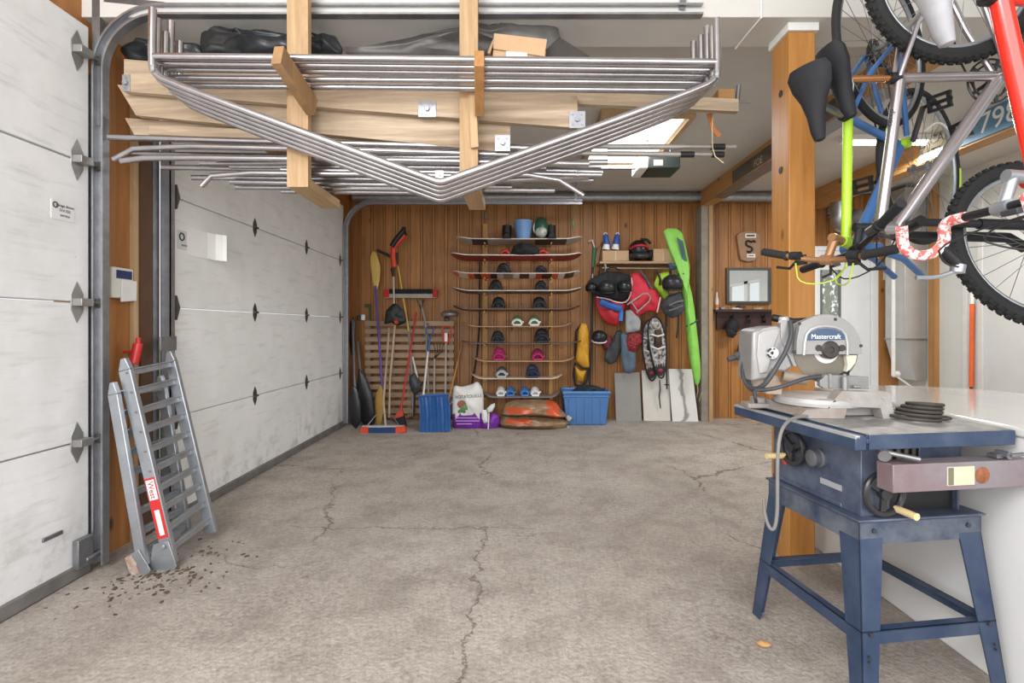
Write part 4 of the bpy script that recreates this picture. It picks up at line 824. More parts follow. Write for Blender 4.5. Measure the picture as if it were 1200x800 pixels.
        b.path([ST(hc+Vector((dx, y, dz*k))) for y, dx, dz in pts], .0125, 12, smooth=2); hb = b.build('handlebar', g['bar'], t)
        for sg in (-1, 1):
            b = MB(); b.path([ST(hc+Vector((dx, sg*y, dz*k))) for y, dx, dz in [(-q[0], q[1], q[2]) for q in pts[:6]]+[(.12, 0, 0)]], .0165, 12, smooth=2); b.build('bar_tape', g['grip'], hb)
            b = MB(); b.path([ST(hc+Vector((.075, sg*.21, -.02*k))), ST(hc+Vector((.12, sg*.208, .01*k))), ST(hc+Vector((.145, sg*.205, .02*k)))], .019, 12); ho = b.build('brake_hood', BLK, hb)
            b = MB(); b.path([ST(hc+Vector((.142, sg*.205, .02*k))), ST(hc+Vector((.165, sg*.205, .01*k)))], .02, 12); b.path([ST(hc+Vector((.16, sg*.205, .0*k))), ST(hc+Vector((.165, sg*.215, -.05*k))), ST(hc+Vector((.15, sg*.22, -.11*k)))], .007, 8, smooth=1); b.build('brake_lever', ALU, ho)
            b = MB(); b.path([ST(hc+Vector((.15, sg*.2, .02*k))), ST(hc+Vector((.12, sg*.12, -.10*k))), ST(hc+Vector((.05, sg*.05, -.16*k))), ST(crown+Vector((.05, 0, 0)))], .0028, 6, smooth=2); b.build('cable', BLK, hb)
        b = MB(); b.box(ST(hc+Vector((.016, .06, .018))), (.016, .048, .06)); cp = b.build('cycle_computer', DKG, hb, bevel=.003)
        b = MB(); b.box(ST(hc+Vector((.0245, .06, .018))), (.002, .034, .04)); b.build('display', M('#8fa09a', .3), cp)
    b = MB()
    for RR in ((.085, .065) if not g['road'] else (.1, .08)): b.torus(bb+Y_(-.045), RR, .004, (0, 1, 0), 36, 6)
    for k in range(5): b.bar(bb+Y_(-.045), bb+Y_(-.045)+Vector((.085*math.cos(1.257*k), 0, .085*math.sin(1.257*k))), .014, .005, (0, 1, 0))
    for sg, an in ((-1, .6), (1, .6+PI)):
        e = bb+Y_(.06*sg)+Vector((.17*math.cos(an), 0, .17*math.sin(an))); b.bar(bb+Y_(.05*sg), e, .022, .012, (0, 1, 0))
    cr = b.build('crankset', g.get('crank', M('#4a4a4c', .4, .6)), t)
    for sg, an in ((-1, .6), (1, .6+PI)):
        e = bb+Y_(.065*sg)+Vector((.17*math.cos(an), 0, .17*math.sin(an))); b = MB(); b.tube(e, e+Y_(sg*.1), .008, 8); b.box(e+Y_(sg*.055)+Vector((.028, 0, 0)), (.012, .085, .02)); b.box(e+Y_(sg*.055)-Vector((.028, 0, 0)), (.012, .085, .02)); b.box(e+Y_(sg*.09), (.06, .012, .02)); b.box(e+Y_(sg*.02), (.06, .012, .02)); b.build('pedal', BLK, cr)
    b = MB()
    for k in range(6): b.lathe([(.012, 0), (.05-.006*k, 0), (.05-.006*k, .002), (.012, .002)], rear+Y_(-.026-.0045*k), (0, -1, 0), 22)
    b.build('cassette', M('#3a3630', .4, .8), t)
    b = MB(); b.path([rear+Y_(-.04)+Vector((0, 0, .042)), bb+Y_(-.045)+Vector((0, 0, .085)), bb+Y_(-.045)+Vector((.085, 0, 0)), bb+Y_(-.045)+Vector((0, 0, -.085)), rear+Y_(-.04)+Vector((.05, 0, -.10)), rear+Y_(-.04)+Vector((-.02, 0, -.06)), rear+Y_(-.04)+Vector((-.045, 0, 0))], .0035, 6, closed=True, smooth=1); b.build('chain', M('#4a443c', .4, .8), t)
    b = MB(); b.path([rear+Y_(-.06)+Vector((.01, 0, -.02)), rear+Y_(-.05)+Vector((.05, 0, -.07)), rear+Y_(-.045)+Vector((.05, 0, -.12))], .011, 8); b.build('derailleur', BLK, t)
    fw = Vector(fwd).normalized(); upv = Vector(up); upv = (upv-fw*upv.dot(fw)).normalized(); ly = upv.cross(fw)
    Mx = Matrix((fw, ly, upv)).transposed()
    loc = {'rear': rear, 'front': front, 'head': ht}[anchor]
    t.location = Vector(aw)-Mx@loc; t.rotation_euler = Mx.to_euler()
    rw = Mx@rear+t.location
    hk = MB(); top = rw+Vector((0, 0, R-2*g['tr']-.022)); hk.path([Vector((top.x, top.y, 3.5)), Vector((top.x, top.y, top.z+.12)), top+Vector((0, -.045, .07)), top+Vector((0, -.045, .02)), top+Vector((0, 0, -.002)), top+Vector((0, .045, .03))], .006, 8, smooth=1)
    hk.tube((top.x, top.y, 3.47), (top.x, top.y, 3.5), .02, 10)
    tag(hk.build('ceiling_hook', M('#b5482f', .5)), 'screw hook in the ceiling carrying the '+label.split(' hanging')[0], 'hook', 'bicycle hooks in the ceiling')
    return t
SILV = M('#b9b2b4', .28, .9, var=.06)
bA = bike('silver mountain bike hanging nose down, black front fork and knobbly tyres', dict(frame=SILV, knob=True, tr=.028, wb=1.07, st=.40, fl=.49, tube=.021, steer=R_(14), post=M('#c08a5a', .25, .9), saddle=BLKM, lever=M('#55504e', .4, .5), grip=BLKM, letters=(('comp', 'sct', 'ht', .28, .03, -1),)), 'rear', P(1120, -30, 1.95), (.289, 0, -.957), (-.957, .06, -.289))
bB = bike('blue and lime green bike hanging nose down nearest the thick post, bronze handlebar', dict(frame=M('#a6cf2e', .35, var=.05), twotone=M('#3c689f', .35, var=.15), tr=.016, R=.345, wb=1.0, st=.42, fl=.40, susp=False, fork=M('#3c689f', .35, var=.15), bar=M('#a9805c', .35, .6), stem=M('#b08560', .35, .6), barw=.25, saddle=BLKM, cab=M('#b9cf3f', .5), steer=R_(-8), front=False, dmi=1), 'rear', P(1033, 55, 2.2), (.17, .06, -.98), (-.87, -.46, -.18))
CAMO = M('#e06a66', .7, scale=60, col2='#f3ebe6', contrast=.06)
bC = bike('red road bike hanging nose down at the right edge, camouflage tape on its drop bars', dict(frame=M('#e3301f', .22, var=.03, coat=.5), tr=.015, R=.34, wb=.99, st=.52, fl=.37, ht=.13, tube=.027, road=True, susp=False, fork=M('#e3301f', .22, var=.03, coat=.5), bar=BLK, stem=ALU, grip=CAMO, drop=-1, saddle=M('#9b9a9d', .5), sp=.12, steer=R_(0)), 'head', P(1206, 208, 1.42), (.242, 0, -.97), (-.97, 0, -.242))
nD = Vector((.469, -.883, 0)); cD = P(1079, 196, 2.38)
wD = thing('spare_wheel', 'slick tyred loose wheel with lime green tyre lettering, hanging behind the silver bike', 'wheel', cD)
make_wheel(cD, .36, .017, False, wD, mats=(RUB, ALU, STEEL), mark=(M('#a8d23a', .5), [(-.25, .12), (.5, .62), (2.6, 2.9)]), flat_n=nD)
b = MB(); b.torus(cD+nD*.0, .33, .003, nD, 4, 6, a0=0, a1=.02); b.path([cD+Vector((0, 0, .30)), cD+Vector((0, 0, .37)), Vector((cD.x, cD.y, 3.5))], .004, 6); b.build('hanging_cord', WHT, wD)
b = MB(); b.path([cD+Vector((-.06, -.1, .13)), cD+Vector((.0, -.1, .18)), cD+Vector((.06, -.1, .12)), cD+Vector((.1, -.1, .17)), cD+Vector((.13, -.08, .12)), cD+Vector((.04, -.08, .02))], .004, 8, smooth=2); b.build('white_cable', WHT, wD)
# ------------------------------------------------------------ back wall: snowboard rack
rk = thing('snowboard_rack', 'wooden two post wall rack with pegs carrying the ten snowboards', 'rack', P(607, 488, 6.70))
for x0, x1, y0 in ((565.5, 571.5, 262), (643, 648, 300)):
    b = MB(); b.span(P(x0, y0, 6.67), P(x1, 490, 6.67)+Vector((0, .055, 0))); b.build('upright', wood('#a8763c', '#c79a5c', 'Z', .6), rk, bevel=.002)
def snowboard(label, x0, x1, yc, rise, base, top, tilt, binds, Y=6.46, w=.25):
    cx_ = (x0+x1)/2; ctr = P(cx_, yc, Y); L = (x1-x0)/600*Y
    t = thing('snowboard', label, 'snowboard', ctr, 'snowboards stacked flat on the wall rack')
    b = MB(); N = 40; tl = R_(tilt); rows = []
    for i in range(N+1):
        u = -1+2*i/N; au = abs(u); hw = w/2*(math.sqrt(max(0.02, 1-((au-.84)/.16)**2)) if au > .84 else 1-.10*(1-au/.84)); z = rise*max(0, (au-.7)/.3)**2
        row = []
        for yy, zz in ((-hw, .006), (hw, .006), (hw, -.006), (-hw, -.006)):
            row.append(b.bm.verts.new(ctr+Vector((u*L/2, yy*math.cos(tl)-zz*math.sin(tl)*0, z+zz-yy*math.sin(tl)))))
        rows.append(row)
    for i, (p, q) in enumerate(zip(rows, rows[1:])):
        u = (i+.5)/N; bi = 1+min(len(base)-1, int(u*len(base)))
        b._f([p[0], q[0], q[1], p[1]], 0); b._f([p[2], q[2], q[3], p[3]], bi); b._f([p[3], q[3], q[0], p[0]], len(base)+1); b._f([p[1], q[1], q[2], p[2]], len(base)+1)
    b._f(rows[0], 0); b._f(rows[-1][::-1], 0)
    b.build('deck', [M(top, .35, var=.08)]+[M(c, .35, var=.08) for c in base]+[M(binds[0] if isinstance(binds[0], str) else '#777777', .4)], t)
    for q in binds:
        if isinstance(q, str): continue
        px, c1, c2, s = q; c = P(px, yc, Y)+Vector((0, 0, .006)); 
        b = MB(); b.box(c+Vector((0, 0, .014)), (.10*s, .2, .022)); 
        b.torus(c+Vector((0, -.075, .02)), .05*s, .011, (0, 1, 0), 14, 8, a0=0, a1=PI); b.torus(c+Vector((0, .0, .02)), .06*s, .011, (0, 1, 0), 14, 8, a0=0, a1=PI)
        b.box(c+Vector((.062*s, -.03, .05)), (.03, .06, .02)); bd = b.build('binding', M(c1, .5), t, bevel=.003)
        b = MB(); b.ball(c+Vector((0, .06, .055*s)), (.06*s, .03, .068*s), None, 14, 8, cut=-.8); b.build('highback', M(c2, .5), bd)
    for xx in (568.5, 645.5):
        pc = P(xx, yc, Y); p0 = Vector((pc.x, 6.67, pc.z-.017-.12*math.sin(tl))); b = MB(); b.tube(p0, p0+Vector((0, -.32, .0)), .009, 8); b.build('peg', PINE['Y'], rk)
    return t
snowboard('topmost snowboard on the wall rack, pale grey base with dark blocks', 535, 682, 283, .05, ['#b5afa6', '#37343a', '#a9a49c', '#aaa49b', '#9f9a93', '#38363c', '#38363c', '#b5b0a8'], '#c9c3b6', 8, ['#c9c3b6'])
snowboard('red based snowboard with white edge, second from the top of the wall rack', 528, 682, 302, .05, ['#8e2a2c', '#962f33', '#a5303c', '#a0303a', '#8a2a2a'], '#e2ddd6', 10, ['#d9d4cc', (592, '#c8432f', '#c8432f', 1.0), (636, '#c8432f', '#b23827', 1.0)])
snowboard('orange, white and black patterned snowboard, third from the top of the wall rack', 530, 680, 323, .05, ['#e0603a', '#d8c9c0', '#dd5530', '#2a2a2c', '#dd5530', '#2a2a2c', '#cfc6bf', '#8a8684', '#d8d0ca', '#2b2b2c', '#d5cdc8', '#d54f2f', '#341f1c', '#d54f2f', '#d8d2cc', '#2c2c2e', '#d8d2cc'], '#9a948c', 10, ['#b9b2aa', (590, '#1d1e22', '#25272c', 1.35), (634, '#1d1e22', '#2b2d30', 1.1)])
snowboard('black snowboard with white top sheet, fourth from the top of the wall rack', 530, 682, 342, .055, ['#3a3532', '#8d867d', '#2b2826', '#6a645e', '#2b2826'], '#d9d4cc', 5, ['#bfb8ae', (581, '#1b1c20', '#232429', 1.3), (634, '#1b1c20', '#2a2630', 1.2)])
snowboard('dark brown snowboard, fifth from the top of the wall rack', 531, 679, 363, .05, ['#46281b', '#332019'], '#5d3a26', 4, ['#5a3a28', (584, '#222327', '#1b1c1f', 1.35), (632, '#222327', '#1b1c1f', 1.35)])
snowboard('tan snowboard carrying white and green bindings, sixth from the top of the rack', 543, 670, 382.5, .05, ['#7a5b44'], '#b38c68', 0, ['#9c7a5c', (606, '#d9d9d2', '#5f8a5a', 1.1), (626, '#d9d9d2', '#5f8a5a', 1.1)])
snowboard('thin dark snowboard with black bindings, seventh from the top of the rack', 541, 681, 402, .03, ['#4d4340'], '#5b514e', 0, ['#4d4340', (583, '#1b1c20', '#2c2f36', 1.25), (635, '#1e1c1e', '#262427', 1.5)])
snowboard('snowboard with magenta bindings, eighth from the top of the rack', 554, 673, 422.5, .05, ['#8d6a4a'], '#c39a70', 0, ['#ab8560', (585, '#a81f5e', '#b52468', 1.3), (630, '#a81f5e', '#8f1b52', 1.2)])
snowboard('short pale snowboard, ninth from the top of the rack', 553, 659, 442.5, .05, ['#b9a68f'], '#d9cab5', 0, ['#cdbca4', (588, '#b8babd', '#4a4c55', 1.1), (624, '#1d2740', '#2a3a5c', 1.3)])
snowboard('shortest snowboard, lowest on the wall rack, blue and white bindings', 566, 656, 464, .06, ['#55524f'], '#8b8782', 0, ['#7d7974', (587, '#e4e4e2', '#e4e4e2', .9), (598, '#4877b5', '#4877b5', .9), (615, '#4877b5', '#4877b5', .9), (627, '#e4e4e2', '#e4e4e2', .9)])
Yt = 6.46
def onshelf(nm, lb, ct, mb, mt): return tag(mb.build(nm, mt, bevel=.003), lb, ct)
t = thing('plastic_tub', 'pale blue plastic tub standing on the topmost snowboard', 'tub', P(613, 280, Yt)); Zt = P(0, 282, Yt).z+.008
b = MB(); c = P(613, 280, Yt); c.z = Zt; b.lathe([(.09, 0), (.115, .20), (.12, .235), (.108, .235), (.105, .20), (.08, .012), (0, .012)], c, (0, 0, 1), 24); b.build('tub', M('#6f97c9', .4, var=.06), t)
b = MB(); b.torus(c+Vector((0, 0, .235)), .117, .006, (0, 0, 1), 24, 6); b.build('rim', M('#86aad6', .4), t)
t = thing('round_helmet', 'green and white round helmet standing on the topmost snowboard', 'helmet', P(634, 280, Yt)); c = P(634, 280, Yt); c.z = Zt+.145
b = MB(); b.ball(c, (.095, .10, .145)); b.build('shell', M('#2d5a44', .35), t)
b = MB(); b.ball(c+Vector((0, -.045, -.05)), (.075, .07, .075)); lab(b.build('face_panel', M('#d9d6cf', .4, scale=22, col2='#8f9a8f', contrast=.4), t), 'off-white front panel'); b = MB(); b.torus(c, .10, .008, (.35, -1, 0), 24, 6); b.build('rim', WHT, t)
for nm, lb, px, col in (('snow_boot', 'black boot at the left end of the topmost snowboard', 594, '#17181b'), ('snow_boot', 'black boot right of the green helmet on the topmost snowboard', 646, '#1b1b1d')):
    t = thing(nm, lb, 'boot', P(px, 280, Yt), 'boots on the topmost snowboard'); c = P(px, 280, Yt); c.z = Zt
    b = MB(); b.path([c+Vector((0, .06, .04)), c+Vector((0, .05, .12)), c+Vector((0, .055, .19))], .06, 14); b.path([c+Vector((0, .06, .05)), c+Vector((0, -.04, .045)), c+Vector((0, -.1, .035))], .055, 14, r1=.035); b.build('upper', M(col, .6, bump=.2, bs=30), t)
    b = MB(); b.box(c+Vector((0, -.02, .01)), (.11, .26, .02)); b.build('sole', RUB, t, bevel=.006); b = MB(); b.torus(c+Vector((0, .09, .2)), .025, .006, (1, 0, 0), 12, 6); b.build('pull_loop', BLK, t)
t = MB(); t.pillow([(598, 297), (602, 288), (610, 284), (622, 286), (631, 290), (633, 297), (626, 299), (606, 299)], 6.36, .06, .06, seed=9, lump=.3); tag(t.build('black_bag', BLKM, angle=60), 'black soft bundle between the red bindings of the second snowboard', 'bag')
b = MB(); b.path([P(562, 300, 6.69), P(562, 380, 6.68), P(559, 415, 6.67), P(553, 449, 6.66), P(548, 488, 6.65)], .010, 8); tag(b.build('thin_pole', BLK), 'thin black pole standing against the wall behind the left ends of the snowboards', 'pole')
def wallhook(lb, px, py, mt=STEEL):
    b = MB(); c = P(px, py, 6.72); b.box(c, (.03, .012, .06)); b.path([c+Vector((0, -.005, .01)), c+Vector((0, -.05, .0)), c+Vector((0, -.055, .03))], .006, 8); b.path([c+Vector((0, -.005, -.02)), c+Vector((0, -.03, -.035)), c+Vector((0, -.04, -.01))], .005, 8); tag(b.build('wall_hook', mt, bevel=.001), lb, 'hook')
wallhook('steel hook on the boards right above the left post of the snowboard rack', 569.5, 254); wallhook('small steel hook above the red and black pole tool', 474, 268)
b = MB(); b.path([P(672, 238, 6.25), P(672, 258, 6.25)], .011, 8, flat=.4); b.path([P(672, 258, 6.25), P(671.5, 262, 6.25), P(672.5, 267, 6.25), P(674, 264, 6.25)], .012, 8); tag(b.build('hanging_strap', [M('#5d8a62', .7)]), 'green strap with a dark hook hanging from the end of the far door track', 'strap')
# ------------------------------------------------------------ back wall: tools, pallet, sacks
pt = thing('wooden_pallet', 'grey slatted wooden pallet standing against the back wall behind the tools', 'pallet', P(480, 489, 6.6))
b = MB(); PW = wood('#8c735c', '#b39a80', 'X', .8, s=5)
for i in range(12):
    y = 376+9.3*i; b.span(P(427.5, y, 6.58), P(532, y+5.8, 6.58)+Vector((0, .018, 0)))
b.build('deck_slats', PW, pt, bevel=.002)
for x in (429, 477, 526):
    b = MB(); b.span(P(x, 375, 6.6), P(x+5, 488.5, 6.6)+Vector((0, .09, 0))); b.build('stringer', wood('#7d6550', '#9a826a', 'Z', .8, s=5), pt, bevel=.002)
def pole(t, pts, r, mt, name='shaft', seg=10): b = MB(); b.path(pts, r, seg); return b.build(name, mt, t)
def blade(t, poly, Y, th, mt, name='blade', lump=.05): b = MB(); b.pillow(poly, Y, th, th, seed=len(poly), lump=lump); return b.build(name, mt, t, angle=60)
YEL = M('#d5b45c', .45, var=.12, st=(1, 1, .15), scale=30); YELD = M('#a8843a', .5, var=.15)
t = thing('double_paddle', 'kayak paddle with yellow wood blades and a purple shaft leaning on the pallet', 'paddle', P(447, 503, 6.25))
pole(t, [P(440, 335, 6.55), P(449, 470, 6.35)], .0145, M('#5a4a97', .5)); blade(t, [(437, 294), (441, 296), (446, 312), (445, 328), (442, 340), (438, 338), (434, 312), (434, 300)], 6.56, .012, YEL); blade(t, [(446, 450), (449, 458), (450, 480), (446, 500), (441, 502), (439, 480), (440, 462)], 6.32, .012, YELD)
t = thing('pole_trimmer', 'pole tool with red and black motor head up, grey shaft and black guard', 'trimmer', P(462, 490, 6.4))
b = MB(); b.path([P(462, 313, 6.45), P(460.5, 300, 6.45), P(461, 290, 6.45)], .036, 12); b.path([P(461, 291, 6.45), P(474, 275, 6.45)], .028, 12); b.build('motor_housing', M('#d33a25', .4), t)
b = MB(); b.path([P(459, 289, 6.42), P(464, 281, 6.42), P(473, 270, 6.42)], .033, 12); b.path([P(459, 301, 6.45), P(442, 293, 6.45)], .018, 10); b.path([P(475, 276, 6.45), P(473, 266, 6.45)], .022, 10); b.path([P(465, 296, 6.46), P(465, 310, 6.46)], .02, 10); b.build('battery', M('#161517', .45), t); b = MB(); b.path([P(460, 314, 6.45), P(461, 324, 6.45)], .026, 12, r1=.018); b.build('collar', BLK, t)
pole(t, [P(461, 322, 6.45), P(462, 366, 6.42)], .011, M('#b9b4ae', .4, .5)); b = MB(); b.pillow([(452, 364), (460, 356), (464, 355), (474, 365), (476, 378), (466, 382), (459, 378), (450, 380)], 6.4, .05, .06, seed=3); b.build('guard', M('#1f2622', .5), t); b = MB(); b.tube(P(463, 378, 6.34), P(466, 376, 6.34), .03, 14); b.build('spool', M('#b8402e', .5), t)
t = thing('wood_pole', 'slim light yellow paddle handle leaning behind the pole tool', 'pole', P(480, 489, 6.5)); pole(t, [P(466.5, 312, 6.62), P(479, 388, 6.52)], .011, YEL); pole(t, [P(479, 388, 6.52), P(482, 420, 6.5), P(484, 488, 6.45)], .012, M('#8a847c', .5))
t = thing('push_broom', 'upturned wide broom, red ended black head up on the back wall', 'broom', P(496, 489, 6.45)); pole(t, [P(492.5, 352, 6.6), P(499, 380, 6.55), P(503, 489, 6.4)], .011, GRY)
b = MB(); b.span(P(451, 344, 6.55), P(511, 349, 6.55)+Vector((0, .05, 0))); b.build('block', M('#a39b90', .6), t, bevel=.003); b = MB(); b.span(P(456, 338.5, 6.54), P(507, 344, 6.54)+Vector((0, .07, 0))); b.build('bristles', M('#1c1c20', .9, bump=.5), t)
for x0, x1 in ((449.5, 456), (507, 512)):
    b = MB(); b.span(P(x0, 339, 6.535), P(x1, 348, 6.535)+Vector((0, .075, 0))); lab(b.build('bristle_end', M('#b52a25', .8), t, bevel=.004), 'red bristle end')
b = MB(); b.path([P(488, 350, 6.57), P(493, 362, 6.57), P(497, 351, 6.57)], .006, 8); b.build('brace', BLK, t)
t = thing('snow_shovel', 'blue snow shovel with ribbed blade, white shaft and blue handle', 'shovel', P(509, 507, 5.85)); 
pole(t, [P(503, 398, 6.5), P(502, 412, 6.48)], .014, M('#2f5d9a', .4), 'grip_stem'); pole(t, [P(501.5, 412, 6.48), P(496, 464, 6.15)], .0125, M('#d9d7d2', .4)); b = MB(); b.path([P(503, 397, 6.5), P(500, 390, 6.5), P(499, 384, 6.5), P(508, 384, 6.5), P(507, 390, 6.5), P(503.5, 397, 6.5)], .010, 8, closed=False); b.build('handle', M('#2f5d9a', .4), t)
b = MB(); top_ = [P(490.5, 465, 6.12), P(526, 463, 6.12)]; bot_ = [P(491.5, 507, 5.83), P(528, 505, 5.83)]; NN = 28; fr = []; bk = []
for j in range(7):
    v_ = j/6
    rowf = []; rowb = []
    for i in range(NN+1):
        u_ = i/NN; p = top_[0].lerp(top_[1], u_).lerp(bot_[0].lerp(bot_[1], u_), v_); q = .012*math.sin(u_*PI*16)*(1 if .1 < v_ < .9 else .2)*(1 if u_ not in (0, 1) else 0)-.05*math.sin(PI*v_)*-1; p = p+Vector((0, q, 0))
        if abs(u_-.5) < .02: p.y -= .015
        rowf.append(b.bm.verts.new(p)); rowb.append(b.bm.verts.new(p+Vector((0, .008, 0))))
    fr.append(rowf); bk.append(rowb)
for j in range(6):
    for i in range(NN): b._f([fr[j][i], fr[j][i+1], fr[j+1][i+1], fr[j+1][i]]); b._f([bk[j][i], bk[j+1][i], bk[j+1][i+1], bk[j][i+1]])
for i in range(NN): b._f([fr[0][i], bk[0][i], bk[0][i+1], fr[0][i+1]]); b._f([fr[6][i], fr[6][i+1], bk[6][i+1], bk[6][i]])
for j in range(6): b._f([fr[j][0], fr[j+1][0], bk[j+1][0], bk[j][0]]); b._f([fr[j][NN], bk[j][NN], bk[j+1][NN], fr[j+1][NN]])
b.build('blade', M('#2b5a96', .35, var=.1), t); b = MB(); b.path([top_[0]+Vector((0, .0, .01)), top_[1]+Vector((0, 0, .01))], .014, 8); b.build('blade_lip', M('#2f65a8', .35), t)
t = thing('shovel', 'shovel with a red handle and grey shaft behind the blue snow shovel', 'shovel', P(522, 489, 6.4)); pole(t, [P(522.5, 402, 6.5), P(521.5, 488, 6.35)], .0125, M('#a39a90', .5)); b = MB(); b.path([P(522.5, 403, 6.5), P(518.5, 393, 6.5), P(518, 383, 6.5), P(529, 383, 6.5), P(527.5, 393, 6.5), P(523.5, 403, 6.5)], .012, 8); b.build('handle', M('#c23a33', .4), t); b = MB(); b.pillow([(512, 470), (531, 470), (532, 484), (522, 489), (511, 484)], 6.38, .02, .01, seed=2); b.build('blade', STEEL, t); b = MB(); b.tube(P(522.5, 390, 6.5), P(522.5, 400, 6.5), .022, 12); lab(b.build('label_band', WHT, t), 'white band')
t = thing('garden_fork', 'fork with thin curved black tines up beside the red handled shovel', 'fork', P(509, 489, 6.5)); pole(t, [P(509, 420, 6.52), P(508.5, 488, 6.42)], .012, M('#9d958c', .5)); b = MB()
for dx in (-6, -2, 2, 6): b.path([P(509, 420, 6.52), P(511+dx*.6+3, 412, 6.5), P(514+dx, 402, 6.48)], .004, 6)
b.build('tines', M('#2e2a28', .4, .6), t)
t = thing('metal_scoop', 'grey metal scoop lying on top of the pallet at its right end', 'scoop', P(526, 374, 6.6)); b = MB(); b.ball(P(527, 368, 6.6), (.115, .09, .05), None, 18, 10, cut=-.5); b.build('bowl', M('#8f8d8a', .4, .6), t); b = MB(); b.tube(P(523, 372, 6.58), P(524, 375, 6.6), .03, 12); b.build('neck', STEEL, t)
t = thing('angle_broom', 'angled broom with a long red handle and black bristles on the floor', 'broom', P(469, 494, 6.1)); pole(t, [P(488, 366, 6.55), P(469, 484, 6.15)], .0125, M('#b32b2b', .4)); b = MB(); b.ppx([(466, 482), (471, 480), (473, 487), (461, 493), (462, 488)], 6.12, .05); b.build('head', M('#b9402f', .5), t, bevel=.004); b = MB(); b.ppx([(459, 492), (473, 487), (475.5, 500), (470, 500)], 6.12, .06); b.build('bristles', BLKM, t)
t = thing('push_broom', 'wide floor broom with blue bristles and orange ends standing on the concrete', 'broom', P(448, 508, 5.8)); 
b = MB(); b.span(P(424, 499, 5.8), P(473, 502, 5.8)+Vector((0, .06, 0))); b.build('block', M('#b7b1ab', .6), t, bevel=.004); b = MB(); b.ppx([(431, 501), (464, 500.5), (464, 508), (431, 508.5)], 5.79, .08); b.build('bristles', M('#27406b', .9, bump=.5), t)
for poly in ([(424, 500), (431.5, 500.5), (431.5, 508.5), (421, 508.8)], [(463.5, 500), (473, 499.5), (475.5, 506), (463.5, 508)]): b = MB(); b.ppx(poly, 5.785, .085); lab(b.build('bristle_end', M('#cc4a2c', .8), t), 'orange bristle end')
pole(t, [P(452, 500, 5.83), P(449.5, 470, 6.05), P(456, 384, 6.5)], .0125, M('#b49b82', .6)); b = MB(); b.path([P(430, 499, 5.84), P(440, 487, 5.9), P(449, 485, 5.95)], .006, 8); b.path([P(468, 499, 5.84), P(460, 487, 5.9), P(450, 485, 5.95)], .006, 8); b.build('brace', STEEL, t)
t = thing('rake_handle', 'light wooden handle with a red end leaning on the pallet', 'pole', P(456, 489, 6.3)); pole(t, [P(463, 378, 6.53), P(457, 445, 6.42), P(456, 489, 6.32)], .013, M('#c0ac90', .6)); b = MB(); b.path([P(461, 379, 6.5), P(466, 376, 6.5)], .02, 10); b.build('end_cap', M('#c2452f', .5), t)
t = thing('grass_edger', 'small black and grey power tool with a white pole standing against the pallet', 'trimmer', P(487, 488, 6.4)); pole(t, [P(483.5, 418, 6.5), P(489, 442, 6.46)], .012, M('#d3d1cd', .4)); b = MB(); b.pillow([(480, 440), (486, 436), (490, 444), (495, 450), (494, 456), (487, 463), (482, 458), (479, 448)], 6.42, .05, .05, seed=5); b.build('motor_body', M('#3a3d44', .5), t); b = MB(); b.path([P(494, 450, 6.4), P(489, 456, 6.4), P(486, 462, 6.4), P(485, 488, 6.4)], .013, 8); b.build('shoe', M('#23252a', .5), t)
t = thing('bamboo_cane', 'orange wooden stick leaning on the wall beside the potting soil sack', 'stick', P(525, 489, 6.2)); pole(t, [P(541.5, 402, 6.68), P(525, 472, 6.3), P(521, 489, 6.2)], .010, M('#c08848', .5))
KB = M('#1b1d22', .3); KG = M('#7a7d83', .35, .5)
t = thing('kayak_paddle', 'black bladed paddle with a grey shaft leaning in the corner by the far door', 'paddle', P(416, 503, 6.0)); pole(t, [P(413, 374, 6.5), P(416, 458, 6.2)], .0145, KG); blade(t, [(414, 450), (419, 456), (423, 475), (423, 494), (417, 503), (411, 496), (409, 478), (411, 460)], 6.02, .02, KB); blade(t, [(410, 378), (414, 371), (417, 376), (416, 400), (412, 418), (409, 400)], 6.5, .015, KB, 'upper_blade')
t = thing('kayak_paddle', 'second black paddle with a wide blade beside the first, nearest the pallet', 'paddle', P(430, 499, 6.2)); pole(t, [P(419, 400, 6.55), P(424, 455, 6.35)], .0135, KG); blade(t, [(420, 430), (428, 440), (437, 462), (440, 486), (438, 498), (428, 499), (420, 490), (418, 455)], 6.25, .03, M('#131417', .4))
t = thing('small_jar', 'white jar on the left end of the pallet top', 'jar', P(425, 375, 6.62)); b = MB(); b.lathe([(.03, 0), (.03, .06), (.024, .07), (0, .07)], P(425.5, 375, 6.63), (0, 0, 1), 14); b.build('body', WHT, t); b = MB(); b.lathe([(.025, .07), (.025, .08), (0, .08)], P(425.5, 375, 6.63), (0, 0, 1), 14); b.build('lid', GRY, t)
b = MB(); b.lathe([(.028, 0), (.028, .055), (.02, .062), (0, .062)], P(421, 375, 6.65), (0, 0, 1), 14); tag(b.build('dark_can', DKG), 'small dark can left of the white jar on the pallet top', 'can')
b = MB(); b.path([P(433.5, 375, 6.64), P(433, 356, 6.64)], .012, 8); b.box(P(430.5, 358, 6.64), (.06, .03, .04)); tag(b.build('hand_cultivator', M('#2f4a38', .5)), 'green handled hand tool standing on the pallet behind the purple paddle', 'tool')
